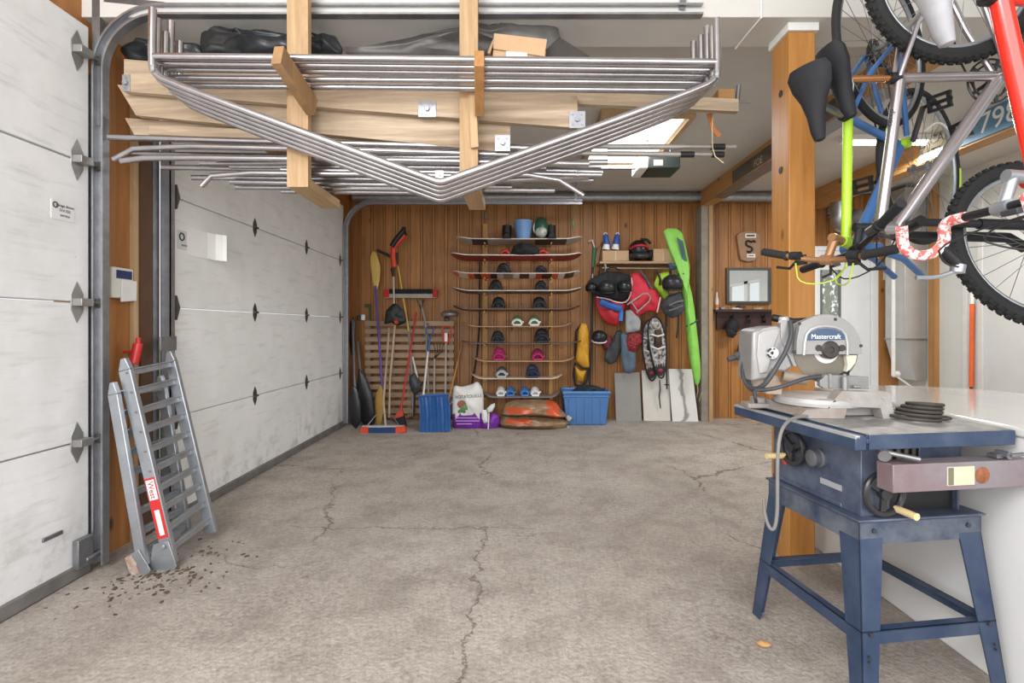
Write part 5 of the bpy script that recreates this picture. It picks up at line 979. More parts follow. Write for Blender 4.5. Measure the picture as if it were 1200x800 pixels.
# sacks
t = thing('soil_sack', 'white and purple potting soil sack standing by the snow shovel', 'sack', P(548, 503, 6.1)); WP = M('#dddcd8', .4, var=.06, bump=.3, bs=12); PU = M('#7a2fa0', .4, var=.15, bump=.2, bs=14)
b = MB(); b.pillow([(530.5, 502), (530, 480), (531, 456), (533, 451), (540, 453), (546, 452), (553, 450), (559, 446.5), (563, 450), (566.5, 458), (567, 480), (566, 502), (556, 504), (540, 504)], 6.1, .10, .10, seed=6, lump=.25, iters=1, mifn=lambda x, y: 1 if y > 485 else 0); so = b.build('bag', [WP, PU], t, angle=60)
YB2 = 5.985
text('ROTATOUILLE', .052, M('#3d4347', .5), t, Matrix.Translation(P(549, 464.5, YB2)) @ FACE @ Matrix.Rotation(R_(4), 4, 'Z'), sx=.92)
for (cx_, cy_, rx, ry, col) in ((541, 473.5, 5.5, 5, '#8a4a3c'), (546, 477, 8, 3.5, '#5b8a4a'), (541, 482, 5, 3, '#467a3c'), (550, 476, 3, 2.5, '#a8443a')):
    b = MB(); b.pillow([(cx_+rx*math.cos(q), cy_+ry*math.sin(q)) for q in [PI/4*i for i in range(8)]], YB2+.012, .004, .012, seed=1); lab(b.build('printed_vegetable', M(col, .5, var=.2), t), 'printed picture on the sack')
b = MB()
for y, x0, x1 in ((489, 534, 560), (492.5, 534, 562), (496, 535, 553)): b.span(P(x0, y, YB2+.004), P(x1, y+1.1, YB2+.004)+Vector((0, .003, 0)))
b.build('printed_text', M('#b98fd0', .5), t)
t = thing('soil_sack', 'small rolled down purple and white sack right of the potting soil sack', 'sack', P(575, 503, 6.1)); b = MB(); b.pillow([(563, 502), (564, 490), (572, 488), (578, 483), (585, 487), (586, 494), (583, 502), (574, 504)], 6.1, .07, .07, seed=3, lump=.4); b.build('bag', PU, t, angle=60)
b = MB(); b.pillow([(565, 480), (570, 480), (572, 486), (572, 495), (567, 496), (564.5, 490)], 6.02, .03, .03, seed=8); b.build('folded_flap', WP, t, angle=60); b = MB(); b.pillow([(570, 479), (575, 474), (580, 472), (580, 476), (577, 482), (572, 484)], 6.06, .03, .03, seed=8); b.build('twisted_top', WP, t, angle=60); b = MB(); b.path([P(573, 484, 6.0), P(572.5, 495, 6.0), P(572, 503, 6.02)], .008, 6); b.build('tie', WHT, t)
OR = M('#c8552c', .3, var=.2, bump=.3, bs=14); BRN = M('#6b4a34', .3, var=.35, scale=10, bump=.3, bs=14); BRN2 = M('#8b7054', .35, var=.35, scale=14, bump=.3, bs=14)
for lb, poly, f_, Y in (('lower orange and brown wood pellet sack lying by the blue tote', [(586, 489), (590, 485), (620, 484), (655, 488), (667, 494), (664, 500), (652, 503), (610, 502.5), (588, 500), (584, 495)], (488, 493.5), 6.17), ('upper orange and brown wood pellet sack lying on the other one', [(586, 484), (591, 474), (600, 469), (640, 468.5), (652, 471), (658, 480), (666, 487), (655, 488), (630, 486), (606, 485.5), (589, 486)], (475, 481.5), 6.16)):
    t = thing('pellet_sack', lb, 'sack', P(625, 500, Y), 'wood pellet sacks lying by the tote'); b = MB(); b.pillow(poly, Y, .22, .2, seed=int(f_[0]), lump=.12, freq=5, sharp=.8, mifn=lambda x, y, f_=f_: 1 if (f_[0] < y < f_[1] and 594 < x < 622) or (x > 640 and y < 486 and x < 655) else (2 if y > f_[1]+2 and x < 650 else 0)); b.build('bag', [BRN2, OR, BRN], t, angle=60)
    b = MB(); b.path([P(664, f_[1]+6, Y-.02), P(668, f_[1]+10, Y-.02)], .02, 8, r1=.035); b.build('sealed_end', M('#bdb5ab', .3), t)
t = thing('storage_tote', 'blue plastic storage tote standing by the pellet sacks with dark things in it', 'tote', P(687, 498, 6.3)); TB = M('#4a79b2', .45, var=.06)
zt = P(0, 458, 6.26).z; xa, xb, xc, xd = P(664, 0, 6.26).x, P(710, 0, 6.26).x, P(660, 0, 6.26).x, P(714, 0, 6.26).x
b = MB(); ya, yb = 6.26, 6.62
bo = [(xa, ya, .01), (xb, ya, .01), (xb, yb, .01), (xa, yb, .01)]; tp = [(xc, ya-.02, zt), (xd, ya-.02, zt), (xd, yb+.02, zt), (xc, yb+.02, zt)]
for i in range(4):
    j = (i+1) % 4; mid = lambda q: (Vector(q)-Vector(((xa+xb)/2, (ya+yb)/2, 0))); inn = lambda q: tuple(Vector(((xa+xb)/2, (ya+yb)/2, 0))+Vector((mid(q).x*.97, mid(q).y*.96, mid(q).z)))
    b.hexa([bo[i], bo[j], inn(bo[j]), inn(bo[i])], [tp[i], tp[j], inn(tp[j]), inn(tp[i])])
b.hexa([(xa, ya, .005), (xb, ya, .005), (xb, yb, .005), (xa, yb, .005)], [(xa, ya, .02), (xb, ya, .02), (xb, yb, .02), (xa, yb, .02)])
for k in range(5):
    xx = xa+(xb-xa)*(.1+.2*k); b.bar((xx, ya-.003, .02), (xx, ya-.016, zt-.09), .05, .012, (0, 1, 0))
b.build('body', TB, t, bevel=.003)
b = MB(); b.path([Vector(q)+Vector((0, 0, -.02)) for q in tp], .018, 8, closed=True); b.path([Vector(q)+Vector((0, 0, -.065)) for q in tp], .008, 8, closed=True); b.build('rim', M('#5484bd', .45), t)
b = MB(); b.pillow([(668, 460), (680, 450), (695, 451), (708, 455), (710, 462), (690, 466), (672, 465)], 6.44, .13, .13, seed=12, lump=.4); tag(b.build('dark_clothing', M('#1d2a33', .8, bump=.3), angle=60), 'dark bundle of fabric filling the blue tote', 'clothing')
# ------------------------------------------------------------ back wall: hanging gear
t = thing('yellow_bag', 'yellow and black rescue bag hanging on the wall above the blue tote', 'bag', P(682, 448, 6.65)); b = MB(); b.pillow([(681, 379), (687, 379), (690, 388), (690, 420), (691, 430), (684, 431), (674, 422), (677, 400), (678, 386)], 6.64, .05, .05, seed=4); b.build('body', M('#d9a22e', .6, bump=.25, bs=20), t, angle=60); b = MB(); b.pillow([(673, 428), (680, 434), (687, 434), (683, 447), (677, 447)], 6.63, .04, .05, seed=5); b.build('pouch', M('#d9a22e', .6, bump=.25, bs=20), t, angle=60)
b = MB(); b.path([P(674, 425, 6.62), P(682, 431, 6.6), P(690, 432, 6.62), P(688, 445, 6.63), P(682, 452, 6.64), P(674, 451, 6.64), P(672, 438, 6.64)], .014, 8, closed=True); b.build('strap', BLK, t); b = MB(); b.path([P(681, 380, 6.66), P(675, 388, 6.66), P(674, 420, 6.66)], .012, 8); b.build('strap', BLK, t)
t = thing('fishing_rod', 'tall dark rod with a green handle standing against the wall beside the yellow bag', 'rod', P(693, 489, 6.6)); pole(t, [P(694.5, 310, 6.69), P(693, 395, 6.69), P(690, 489, 6.68)], .014, M('#2c2c30', .4)); b = MB(); b.path([P(697, 290, 6.68), P(695, 313, 6.68)], .026, 10, r1=.018); b.build('handle', M('#2c7a5a', .4), t); b = MB(); b.path([P(697, 291, 6.68), P(694, 281, 6.68), P(690, 283, 6.68)], .008, 8); b.build('hook_end', WHT, t); b = MB(); b.tube(P(694.5, 321, 6.68), P(694.5, 328, 6.68), .022, 12); b.build('ferrule', STEEL, t); b = MB(); b.path([P(699, 293, 6.66), P(706, 283, 6.66), P(703, 300, 6.66), P(702.5, 325, 6.66)], .005, 6); b.build('line', BLK, t)
sf = thing('wall_shelf', 'wall shelf on brackets with a hanging rail beneath, between the rod and green bag', 'shelf', P(746, 308, 6.6)); b = MB(); b.span(P(703, 306, 6.42), P(791, 308.5, 6.42)+Vector((0, .31, 0))); b.build('board', wood('#9a7c5e', '#b59a7a', 'X', .6), sf); b = MB(); b.tube(P(706, 314, 6.5), P(792, 314.5, 6.5), .013, 12); b.build('rail', M('#b5a99a', .35, .8), sf)
for x in (709, 788): b = MB(); b.bar(P(x, 309, 6.7), P(x, 326, 6.71), .02, .01, (0, 1, 0)); b.bar(P(x, 310, 6.45), P(x, 310, 6.7), .02, .01); b.bar(P(x, 310, 6.48), P(x, 315, 6.5), .01, .006, (0, 1, 0)); b.build('bracket', STEEL, sf)
for i, (lb, x) in enumerate((('left shoe of the blue and white pair up on the wall shelf', 711), ('right shoe of the blue and white pair up on the wall shelf', 722))):
    t = thing('sneaker', lb, 'shoe', P(x, 293, 6.55), 'blue and white shoes on the wall shelf'); d_ = -1.5 if i == 0 else 1.5
    b = MB(); b.path([P(x-d_*.3, 291, 6.55), P(x, 284, 6.53), P(x+d_, 276, 6.56)], .05, 12, r1=.036); b.build('upper', M('#2d4f9c', .5), t); b = MB(); b.path([P(x-1, 292, 6.51), P(x, 286, 6.5)], .05, 12, r1=.035); b.build('toe_cap', M('#e2e0dc', .5), t); b = MB(); b.torus(P(x+d_, 274.5, 6.56), .02, .008, (0, 1, 0), 12, 6); b.build('heel_tab', M('#d6d7da', .5), t)
BX = M('#b99a78', .85, var=.05)
for lb, r_ in (('long cardboard box under the blue and white shoes', (706, 293.5, 737, 305.8)), ('square cardboard box at the right end of the shelf', (766, 291.5, 788.5, 306))):
    t = thing('cardboard_box', lb, 'box', P((r_[0]+r_[2])/2, r_[3], 6.55), 'cardboard boxes on the wall shelf'); b = MB(); b.span(P(r_[0], r_[1], 6.46), P(r_[2], r_[3], 6.46)+Vector((0, .2, 0))); b.build('carton', BX, t, bevel=.003); b = MB(); xm = (r_[0]+r_[2])/2; b.span(P(xm-.7, r_[1], 6.458), P(xm+.7, r_[3], 6.458)+Vector((0, .002, 0))); b.build('tape', M('#cdb492', .4), t)
t = thing('full_face_helmet', 'black and red full face helmet standing between two boxes up on the shelf', 'helmet', P(748, 306, 6.52)); c = P(748, 294, 6.53); b = MB(); b.ball(c+Vector((0, 0, .01)), (.125, .14, .13)); b.build('shell', M('#1a1a1c', .3), t); b = MB(); b.path([c+Vector((-.11, -.05, .02)), c+Vector((-.06, -.14, .05)), c+Vector((.06, -.14, .05)), c+Vector((.11, -.05, .02))], .018, 8, smooth=2); lab(b.build('red_trim', M('#b5243a', .35), t), 'red band over the visor'); b = MB(); b.path([c+Vector((-.10, -.06, -.07)), c+Vector((-.05, -.155, -.08)), c+Vector((.05, -.155, -.08)), c+Vector((.10, -.06, -.07))], .035, 10, smooth=2); b.build('chin_bar', M('#2b2e33', .3), t); b = MB(); b.path([c+Vector((.02, -.05, .14)), c+Vector((.09, -.08, .13)), c+Vector((.13, -.1, .08))], .018, 8); b.build('visor_peak', BLK, t)
b = MB(); b.ball(P(762, 299, 6.56), (.05, .08, .07), lump=.2); tag(b.build('black_pouch', BLKM), 'small black pouch between the helmet and the square box on the shelf', 'pouch')
bbag = t = thing('board_bag', 'lime green long bag leaning upright against the wall left of the narrow post', 'bag', P(815, 455, 6.42)); LG_ = M('#8fd45c', .5, var=.12, bump=.3, bs=10)
b = MB(); b.pillow([(777, 267.5), (797, 268), (801, 277), (806, 300), (808, 312), (806, 325), (812, 350), (818, 400), (822, 440), (818, 452), (814, 450), (808, 420), (804, 380), (800, 345), (794, 318), (787, 300), (780, 282)], 6.42, .07, .05, seed=14, lump=.3, iters=1); b.build('body', LG_, t, angle=60)
b = MB()
for k in range(5): b.path([P(793.5+k*1.5, 278+k*1.0, 6.347), P(800+k*1.2, 303+k*.8, 6.347)], .006, 6)
b.build('printed_stripes', M('#4c6a72', .5), t)
for (x0, y0, x1, y1) in ((794, 321, 808, 319), (804, 382.5, 818, 375)): b = MB(); b.path([P(x0, y0, 6.39), P((x0+x1)/2, (y0+y1)/2+.5, 6.35), P(x1, y1, 6.39)], .010, 8, flat=.5); b.build('strap', M('#33404a', .6), t)
def cloth(nm, lb, ct, poly, Y, th, mt, seed=1, lump=.5, parts=()):
    t = thing(nm, lb, ct, (P(sum(p[0] for p in poly)/len(poly), max(p[1] for p in poly), Y))); b = MB(); b.pillow(poly, Y, th, th*.8, seed=seed, lump=lump, iters=1); b.build('body', mt, t, angle=60)
    for pn, pts, r, m_, dy in parts: b = MB(); b.path([P(x, y, Y+dy) for x, y in pts], r, 8, smooth=1); b.build(pn, m_, t)
    return t
REDC = M('#c9243a', .6, var=.15, bump=.3, bs=16); GS = M('#9a9591', .6)
cloth('life_jacket', 'red life jacket with grey straps hanging from the middle of the shelf rail', 'life jacket', [(740, 321), (748, 319), (757, 326), (764, 338), (772, 345), (774, 352), (770, 366), (760, 364), (746, 371), (738, 362), (736, 345)], 6.44, .07, REDC, 3, .4, [('strap', [(735, 357), (745, 350), (757, 342), (764, 350), (752, 361), (746, 366)], .010, GS, -.075), ('shoulder_strap', [(750, 318), (757, 326), (763, 338)], .016, M('#4a4a50', .6), -.055), ('strap', [(740, 354), (747, 364)], .009, GS, -.075), ('side_strap', [(774, 348), (770, 366)], .009, M('#d9bfc0', .6), -.05)])
cloth('life_jacket', 'blue and red life jacket hanging at the left under the black helmets', 'life jacket', [(698, 347), (706, 346), (716, 352), (730, 355), (735, 358), (730, 366), (728, 372), (724, 382), (712, 380), (704, 372), (698, 358)], 6.50, .07, M('#b7232f', .6, var=.15, bump=.3, bs=16), 4, .4, [('piping', [(699, 348), (712, 350), (722, 354), (732, 355), (738, 349), (741, 335), (740, 325)], .007, M('#ddd6d0', .6), -.10), ('lining', [(703, 353), (716, 359), (728, 362)], .045, M('#2d5fae', .6), -.07), ('lining', [(726, 360), (728, 366), (727, 376)], .03, M('#3a74c2', .6), -.06)])
cloth('helmet_bag', 'black bag bundled behind the helmets at the left end of the shelf rail', 'bag', [(688, 330), (700, 322), (712, 318), (726, 319), (738, 322), (741, 336), (738, 350), (726, 353), (710, 350), (696, 346), (690, 340)], 6.47, .06, BLKM, 8, .5, [('carry_loop', [(710, 322), (711, 314), (722, 313), (728, 320)], .008, BLK, -.02), ('snap_hook', [(709, 308), (710, 317)], .014, STEEL, 0)])
def helm(lb, cx_, cy_, Y, r, mt, trim=BLK, fl=None, grp='helmets hanging from the shelf rail'):
    t = thing('sport_helmet', lb, 'helmet', P(cx_, cy_, Y)-Vector((0, 0, r)), grp); c = P(cx_, cy_, Y); b = MB(); b.ball(c, (r*1.05, r*.95, r*.9), (R_(20), 0, 0), 20, 12, cut=-.55); b.build('shell', mt, t); b = MB(); b.torus(c+Vector((0, -.01, -r*.45)), r*.9, r*.09, (0, -.3, 1), 24, 8); b.build('rim', trim, t)
    for k in (-1, 0, 1): b = MB(); b.ball(c+Vector((k*r*.42, -r*.82+abs(k)*r*.1, r*.28)), (r*.1, r*.06, r*.22), None, 8, 6); b.build('vent', M('#0b0b0c', .6), t)
    b = MB(); b.path([c+Vector((-r*.8, 0, -r*.5)), c+Vector((-r*.3, -r*.2, -r*1.1)), c+Vector((r*.5, -r*.2, -r*1.0)), c+Vector((r*.8, 0, -r*.5))], r*.04, 6, smooth=2); b.build('chin_strap', fl or BLK, t)
helm('matt black helmet hanging second from the left under the shelf', 711, 337, 6.38, .105, M('#26272a', .35)); helm('glossy black helmet hanging third from the left, touching the red life jacket', 732, 336, 6.38, .09, M('#1f2426', .3)); helm('flat black helmet leftmost under the shelf, in front of the dark rod', 693, 337, 6.42, .075, M('#121316', .35))
helm('black skate helmet hanging on the right under the shelf in front of the lime vest', 788, 332, 6.38, .125, M('#2b2a2e', .35), fl=M('#3a4a6a', .6))
cloth('bike_vest', 'lime green vest hanging at the right under the shelf behind the skate helmet', 'vest', [(770, 322), (776, 319), (784, 318), (786, 330), (784, 345), (787, 362), (780, 354), (772, 343), (766, 334)], 6.5, .06, M('#a5c93a', .6, var=.2, bump=.3), 5, .5, [('strap', [(770, 318), (774, 326), (773, 334)], .014, BLK, -.06), ('collar', [(784, 308), (787, 316), (796, 311), (799, 318)], .018, M('#2f4a70', .6), -.10)])
cloth('back_pack', 'grey and black backpack hanging under the skate helmet', 'backpack', [(783, 346), (798, 341), (801, 350), (802, 362), (796, 370), (788, 373), (778, 368), (774, 358), (777, 352)], 6.42, .09, M('#44464c', .7, var=.25, bump=.4, bs=18), 6, .5, [('strap', [(784, 358), (792, 354), (801, 352)], .010, M('#77797e', .6), -.11), ('strap', [(784, 364), (793, 361), (801, 358)], .010, M('#6a6c72', .6), -.11), ('dangling_strap', [(795, 368), (795, 380), (793, 396)], .012, BLK, -.02)])
cloth('ball_cap', 'pale grey cloth hat hanging below the red life jacket', 'hat', [(733, 364), (740, 362), (746, 368), (751, 376), (750, 387), (742, 389), (733, 390), (733, 376)], 6.46, .05, M('#9fa3a4', .7, bump=.3), 7, .4)
cloth('glove_pair', 'dark grey glove hanging left of the long blue grey one', 'glove', [(722, 388), (728, 386), (731, 394), (728, 410), (722, 424), (714, 427), (707, 421), (711, 410), (718, 398)], 6.56, .05, M('#3b3f42', .7, bump=.3), 8, .4)
cloth('long_mitten', 'long blue grey mitten hanging below the pale grey hat', 'mitten', [(727, 391), (734, 390), (738, 400), (745, 412), (745, 432), (738, 438), (731, 436), (728, 420)], 6.5, .05, M('#56687a', .7, bump=.3), 9, .4)
cloth('red_mitten', 'red mitten with dotted cuff hanging right of the long mitten', 'mitten', [(735, 393), (744, 389), (752, 392), (752, 402), (746, 408), (744, 413), (736, 412), (734, 402)], 6.46, .04, M('#b3242e', .7, scale=60, col2='#2a1518', contrast=.25), 10, .4)
helm('black bike helmet with white stripes hanging low beside the yellow bag', 702, 395, 6.5, .10, M('#1b1d24', .35), trim=M('#d9cfd2', .5), fl=BLK, grp=None)
cloth('red_bag', 'dark red bag hanging behind the low bike helmet', 'bag', [(708, 392), (716, 394), (722, 404), (716, 412), (708, 410), (704, 402)], 6.6, .05, M('#6b1f2a', .7, bump=.3), 11, .4)
def snowshoe(lb, x, y0, y1, Y, ang):
    t = thing('snowshoe', lb, 'snowshoe', P(x, y1, Y), 'snowshoes hanging from the shelf'); h = (y1-y0)/2; cy_ = (y0+y1)/2; pts = []
    for k in range(24):
        a_ = 2*PI*k/24; px = 10*math.cos(a_)*(1-.22*math.sin(a_)); py = h*math.sin(a_); pts.append((x+px+ang*(py/h)*4, cy_+py))
    b = MB(); b.path([P(px, py, Y) for px, py in pts], .012, 8, closed=True); b.build('frame', M('#26262a', .4, .4), t)
    b = MB(); b.pillow([(x+(px-x)*.92, cy_+(py-cy_)*.94) for px, py in pts], Y, .006, .006, seed=3, iters=0, mifn=lambda qx, qy: 1 if qy > y1-16 else 0); b.build('decking', [M('#c9c4be', .6, scale=26, col2='#2a2a2c', contrast=.3), M('#35272c', .6)], t)
    b = MB(); b.pillow([(x-4, y0+16), (x+4, y0+16), (x+5, y0+34), (x, y0+40), (x-5, y0+34)], Y-.02, .035, .01, seed=2); b.build('binding', M('#3c2a26', .6), t); b = MB(); b.path([P(x-8, y0+36, Y-.02), P(x, y0+39, Y-.045), P(x+8, y0+36, Y-.02)], .012, 8); b.build('strap', M('#d9d4cf', .5), t); b = MB(); b.path([P(x-7, y0+22, Y-.02), P(x, y0+24, Y-.05), P(x+7, y0+22, Y-.02)], .012, 8); b.build('strap', M('#d9d4cf', .5), t); b = MB(); b.ball(P(x+ang*3, y1-9, Y-.01), (.03, .012, .025)); b.build('logo_patch', M('#8d2b4a', .5), t)
snowshoe('front snowshoe of the pair with patterned deck hanging over the white panels', 771, 370, 443, 6.46, 1); snowshoe('rear snowshoe of the pair, partly hidden, leaning left of the front one', 763, 374, 446, 6.54, .3)
t = thing('trekking_pole', 'black pole hanging at the right side of the snowshoes', 'pole', P(782, 480, 6.5)); pole(t, [P(780, 372, 6.55), P(781.5, 456, 6.5)], .009, BLK); b = MB(); b.path([P(781, 382, 6.55), P(780.5, 368, 6.55)], .016, 8); b.build('grip', M('#3a3a3e', .6), t); b = MB(); b.lathe([(0, 0), (.04, 0), (.02, .012), (0, .014)], P(781.5, 451, 6.5), (0, 0, 1), 12); b.build('basket', BLK, t)
b = MB(); b.path([P(773, 445, 6.52), P(773.5, 455, 6.52), P(772.5, 465, 6.52), P(774, 478, 6.52)], .008, 8); tag(b.build('dark_strap', M('#3a3633', .7)), 'dark strap dangling below the snowshoes over the marbled panel', 'strap')
SLW = M('#cfcbc4', .35, var=.04, scale=5); 
def slab(lb, poly, Y, mt, veins=()):
    t = thing('floor_panel', lb, 'panel', P(sum(p[0] for p in poly)/4, 493, Y)); a, b_, c_, d_ = poly; Yt_ = 6.68
    b = MB(); q = [P(*d_, Y), P(*c_, Y), P(*c_, Y)+Vector((0, .012, 0)), P(*d_, Y)+Vector((0, .012, 0))]; p = [P(*a, Y+.1), P(*b_, Y+.1), P(*b_, Y+.1)+Vector((0, .012, 0)), P(*a, Y+.1)+Vector((0, .012, 0))]; b.hexa(q, p); b.build('board', mt, t, bevel=.001)
    return t
slab('plain grey panel standing against the wall right of the blue tote', [(720, 437), (749.5, 436), (752, 493.5), (722, 493.5)], 6.52, M('#8f8d88', .5, var=.05)); 
def marble():
    m, n, L, b = newmat('marble'); tc = n.new('ShaderNodeTexCoord'); w = n.new('ShaderNodeTexWave'); w.inputs['Scale'].default_value = 1.1; w.inputs['Distortion'].default_value = 9; w.inputs['Detail'].default_value = 4; w.inputs['Detail Scale'].default_value = 1.2; L.new(tc.outputs['Object'], w.inputs['Vector']); r = n.new('ShaderNodeValToRGB'); r.color_ramp.elements[0].color = hexc('#8f8d8b'); r.color_ramp.elements[0].position = .0; r.color_ramp.elements[1].color = hexc('#dcdad6'); r.color_ramp.elements[1].position = .12; L.new(w.outputs[0], r.inputs[0]); L.new(r.outputs[0], b.inputs['Base Color']); b.inputs['Roughness'].default_value = .25; return m
MAR = marble()
slab('middle marbled panel standing behind the snowshoes', [(752, 434), (784, 433), (786, 493), (754.5, 493)], 6.53, SLW); slab('right white marbled panel standing beside the narrow post', [(783.5, 432), (811, 432.5), (818.5, 494), (788, 494)], 6.5, MAR)
b = MB(); b.path([P(817, 448, 6.42), P(818, 458, 6.4), P(816, 466, 6.4), P(822, 461, 6.38), P(819, 470, 6.4), P(823, 459, 6.38)], .004, 6); lab(b.build('cord_end', M('#c9b98a', .9), bbag), 'pale frayed cord end')
# ------------------------------------------------------------ back right wall
t = thing('wall_plaque', 'brown wooden wall plaque with carved black letter and two white tags', 'plaque', P(877, 306, 6.7)); b = MB(); b.ppx([(866, 273), (873, 270.5), (884, 270.5), (891, 274), (892, 285), (890, 299), (885, 305), (876, 306.5), (868, 304), (865.5, 290), (863.5, 276)], 6.68, .045); b.build('board', M('#9a7a5c', .6, var=.12), t, bevel=.008)
for (x0, y0, x1, y1) in ((873.5, 273.5, 886, 278.5), (875.5, 297.5, 885, 301.5)):
    b = MB(); b.span(P(x0, y0, 6.676), P(x1, y1, 6.676)+Vector((0, .004, 0))); tgp = b.build('white_tag', WHT, t); b = MB(); b.span(P(x0+1.5, y0+1.5, 6.674), P(x1-1.5, y1-1.5, 6.674)+Vector((0, .003, 0))); b.build('dark_print', DKG, tgp)
b = MB(); b.path([P(885, 284, 6.672), P(883.5, 281.5, 6.672), P(880.5, 284, 6.672), P(877, 281.5, 6.672), P(874, 283.5, 6.672), P(875, 288, 6.672), P(881, 289.5, 6.672), P(882, 293, 6.672), P(878, 296, 6.672), P(875.5, 294, 6.672)], .012, 8, smooth=2); b.build('carved_letter', BLK, t)
t = thing('wall_mirror', 'rectangular mirror in a dark grey frame on the back wall left of the post', 'mirror', P(877, 356, 6.7)); b = MB(); b.span(P(854, 316, 6.705), P(901, 353, 6.705)+Vector((0, .006, 0))); mm, n_, L_, bb_ = newmat('mirror_glass'); bb_.inputs['Metallic'].default_value = 1; bb_.inputs['Roughness'].default_value = .02; bb_.inputs['Base Color'].default_value = (.8, .83, .82, 1); b.build('mirror_glass', mm, t)
b = MB()
for a_, c_ in (((851.5, 313.5), (855, 355.8)), ((900.5, 313.5), (904, 355.8)), ((855, 313.5), (900.5, 316.5)), ((855, 352.8), (900.5, 355.8))): b.span(P(*a_, 6.69), P(*c_, 6.69)+Vector((0, .035, 0)))
b.build('frame', M('#4c4a46', .45, .4), t, bevel=.002)
t = thing('coat_rack', 'dark brown wall shelf with coat hooks under the mirror', 'coat rack', P(873, 386, 6.65)); DB = M('#3d2420', .4, var=.15); b = MB(); b.span(P(838, 362.5, 6.58), P(909, 365.5, 6.58)+Vector((0, .145, 0))); b.span(P(840, 365.5, 6.69), P(908, 385.5, 6.69)+Vector((0, .035, 0))); b.build('board', DB, t, bevel=.003)
for x in (857, 876, 894): b = MB(); c = P(x, 374, 6.685); b.box(c, (.03, .012, .09)); b.path([c+Vector((0, -.005, -.02)), c+Vector((0, -.06, -.05)), c+Vector((0, -.075, .0))], .008, 8); b.path([c+Vector((0, -.005, .03)), c+Vector((0, -.04, .03)), c+Vector((0, -.05, .06))], .007, 8); b.build('coat_hook', M('#1f1715', .4, .6), t)
t = thing('ball_cap', 'black cap hanging on the left coat hook', 'cap', P(857, 396, 6.6)); b = MB(); b.ball(P(858, 383, 6.61), (.085, .07, .115), (0, R_(15), 0), 16, 10); b.build('crown', BLKM, t); b = MB(); b.pillow([(850, 385), (858, 386), (864, 391), (859, 396), (852, 394)], 6.57, .03, .02, seed=2); b.build('peak', BLKM, t)
t = thing('black_hat', 'black round bag hanging on a thin cord below the coat rack', 'bag', P(874, 418, 6.6)); b = MB(); b.ball(P(873, 409, 6.62), (.10, .06, .10), None, 16, 10, lump=.15); b.build('body', BLKM, t); b = MB(); b.path([P(876, 372, 6.62), P(874, 390, 6.62), P(871, 402, 6.62)], .006, 6); b.path([P(877, 373, 6.62), P(879, 392, 6.62), P(877, 402, 6.62)], .006, 6); b.build('cord', BLK, t)
t = thing('spray_bottle', 'slim white bottle at the left end of the coat rack', 'bottle', P(839.5, 362, 6.62)); b = MB(); b.lathe([(.024, 0), (.024, .12), (.012, .17), (.012, .22), (0, .225)], P(840, 362.4, 6.64), (0, 0, 1), 14); b.build('bottle', M('#dcd6cc', .35), t); b = MB(); b.lathe([(.0245, .01), (.0245, .06)], P(840, 362.4, 6.64), (0, 0, 1), 14); b.build('label_band', M('#c8825a', .5), t)
for i, (lb, x, w_, h_, col) in enumerate((('small grey object beside the white bottle on the coat rack', 846, .05, .03, '#8a8c90'), ('pale papers lying in the middle of the coat rack', 862, .14, .02, '#cfccc6'), ('dark wallet lying on the papers on the coat rack', 868, .10, .025, '#3a3a40'), ('light box at the right end of the coat rack', 888, .07, .02, '#c9b9a2'))):
    b = MB(); c = P(x, 362.5, 6.64); c.z += h_/2+.0005+(.02 if i == 2 else 0); b.box(c, (w_, .08, h_), (0, 0, .2*i)); tag(b.build(('key_box', 'paper_stack', 'wallet', 'small_box')[i], M(col, .6), bevel=.003), lb, ('object', 'papers', 'wallet', 'box')[i])
t = thing('wall_fixture', 'twin nozzle metal fixture on the boards right of the thick post', 'fixture', P(974, 258, 6.7)); b = MB(); b.span(P(971, 242, 6.69), P(979, 253, 6.69)+Vector((0, .04, 0))); b.build('plate', M('#9fa2a3', .4, .5), t, bevel=.006)
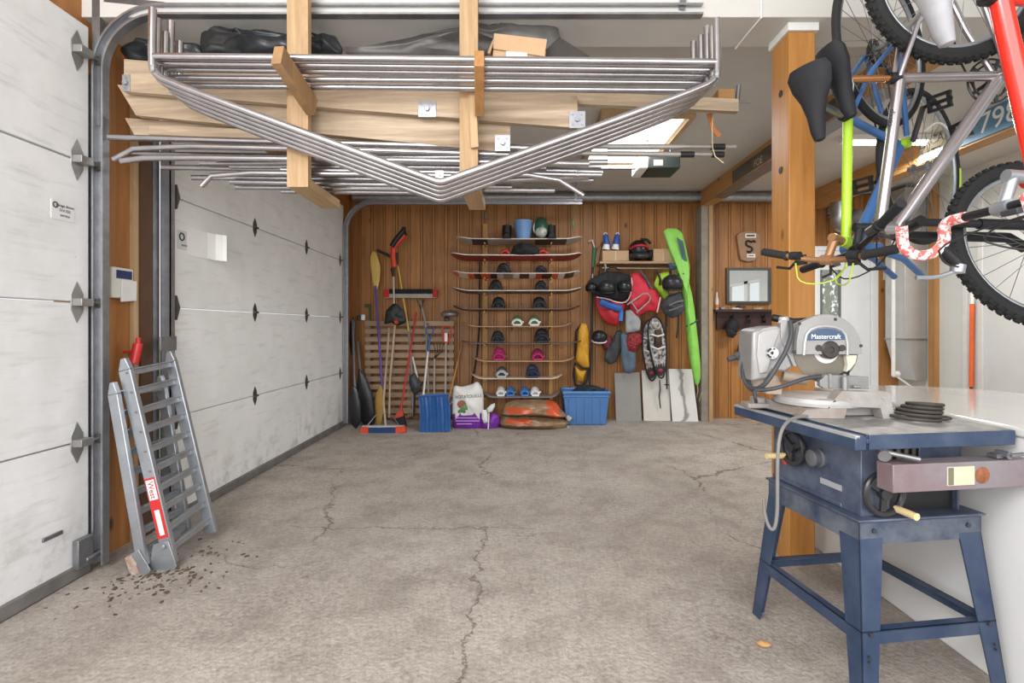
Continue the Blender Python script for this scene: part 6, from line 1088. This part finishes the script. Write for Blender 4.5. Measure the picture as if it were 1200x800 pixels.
for x in (970, 977.5): b = MB(); b.lathe([(0, 0), (.035, 0), (.038, .03), (.03, .06), (.02, .065), (0, .05)], P(x+1, 254, 6.69), (0, -1, -.2), 16); b.build('nozzle', M('#8c8782', .4, .5), t)
t = thing('thermostat', 'small white thermostat on the wood right of the back door', 'thermostat', P(1042, 328, 6.69)); b = MB(); b.span(P(1036, 318, 6.68), P(1049, 328, 6.68)+Vector((0, .02, 0))); b.build('case', WHT, t, bevel=.004); b = MB(); b.tube(P(1042.5, 321, 6.681), P(1042.5, 321, 6.676), .015, 12); b.build('dial', DKG, t)
t = thing('wall_duct', 'rectangular galvanised duct running down the right wall to an angled foot', 'duct', (4.85, 6.3, .9)); b = MB(); b.span((4.72, 6.22, 1.05), (4.98, 6.55, 2.9)); b.build('duct', M('#c9c9c6', .4, .6, var=.06), t, bevel=.004); b = MB(); b.hexa([(4.86, 6.22, .55), (4.98, 6.22, .55), (4.98, 6.55, .55), (4.86, 6.55, .55)], [(4.72, 6.22, 1.05), (4.98, 6.22, 1.05), (4.98, 6.55, 1.05), (4.72, 6.55, 1.05)]); b.build('angled_foot', M('#c4c4c2', .4, .6, var=.06), t); b = MB(); b.span((4.71, 6.21, 1.04), (4.985, 6.56, 1.06)); b.build('seam_flange', GALV, t)
b = MB(); b.tube((4.64, 6.30, .6), (4.64, 6.30, 2.3), .022, 10); b.lathe([(0, 0), (.04, 0), (.04, .06), (0, .06)], (4.64, 6.3, .62), (1, 0, 0), 12); b.tube((4.64, 6.3, .62), (4.85, 6.25, .45), .012, 8); tag(b.build('drain_pipe', WHT), 'thin white pipe with an elbow standing left of the rectangular duct', 'pipe')
t = thing('snow_scraper', 'orange and white pole standing against the white right wall', 'pole', (4.93, 5.56, 0)); b = MB(); b.tube((4.93, 5.57, .0), (4.95, 5.57, .55), .016, 10); b.build('lower_shaft', DKG, t); b = MB(); b.tube((4.95, 5.57, .55), (4.96, 5.57, 1.45), .022, 10); b.build('sleeve', M('#e0642c', .45), t); b = MB(); b.tube((4.96, 5.57, 1.45), (4.965, 5.57, 1.75), .02, 10); b.build('tip', WHT, t)
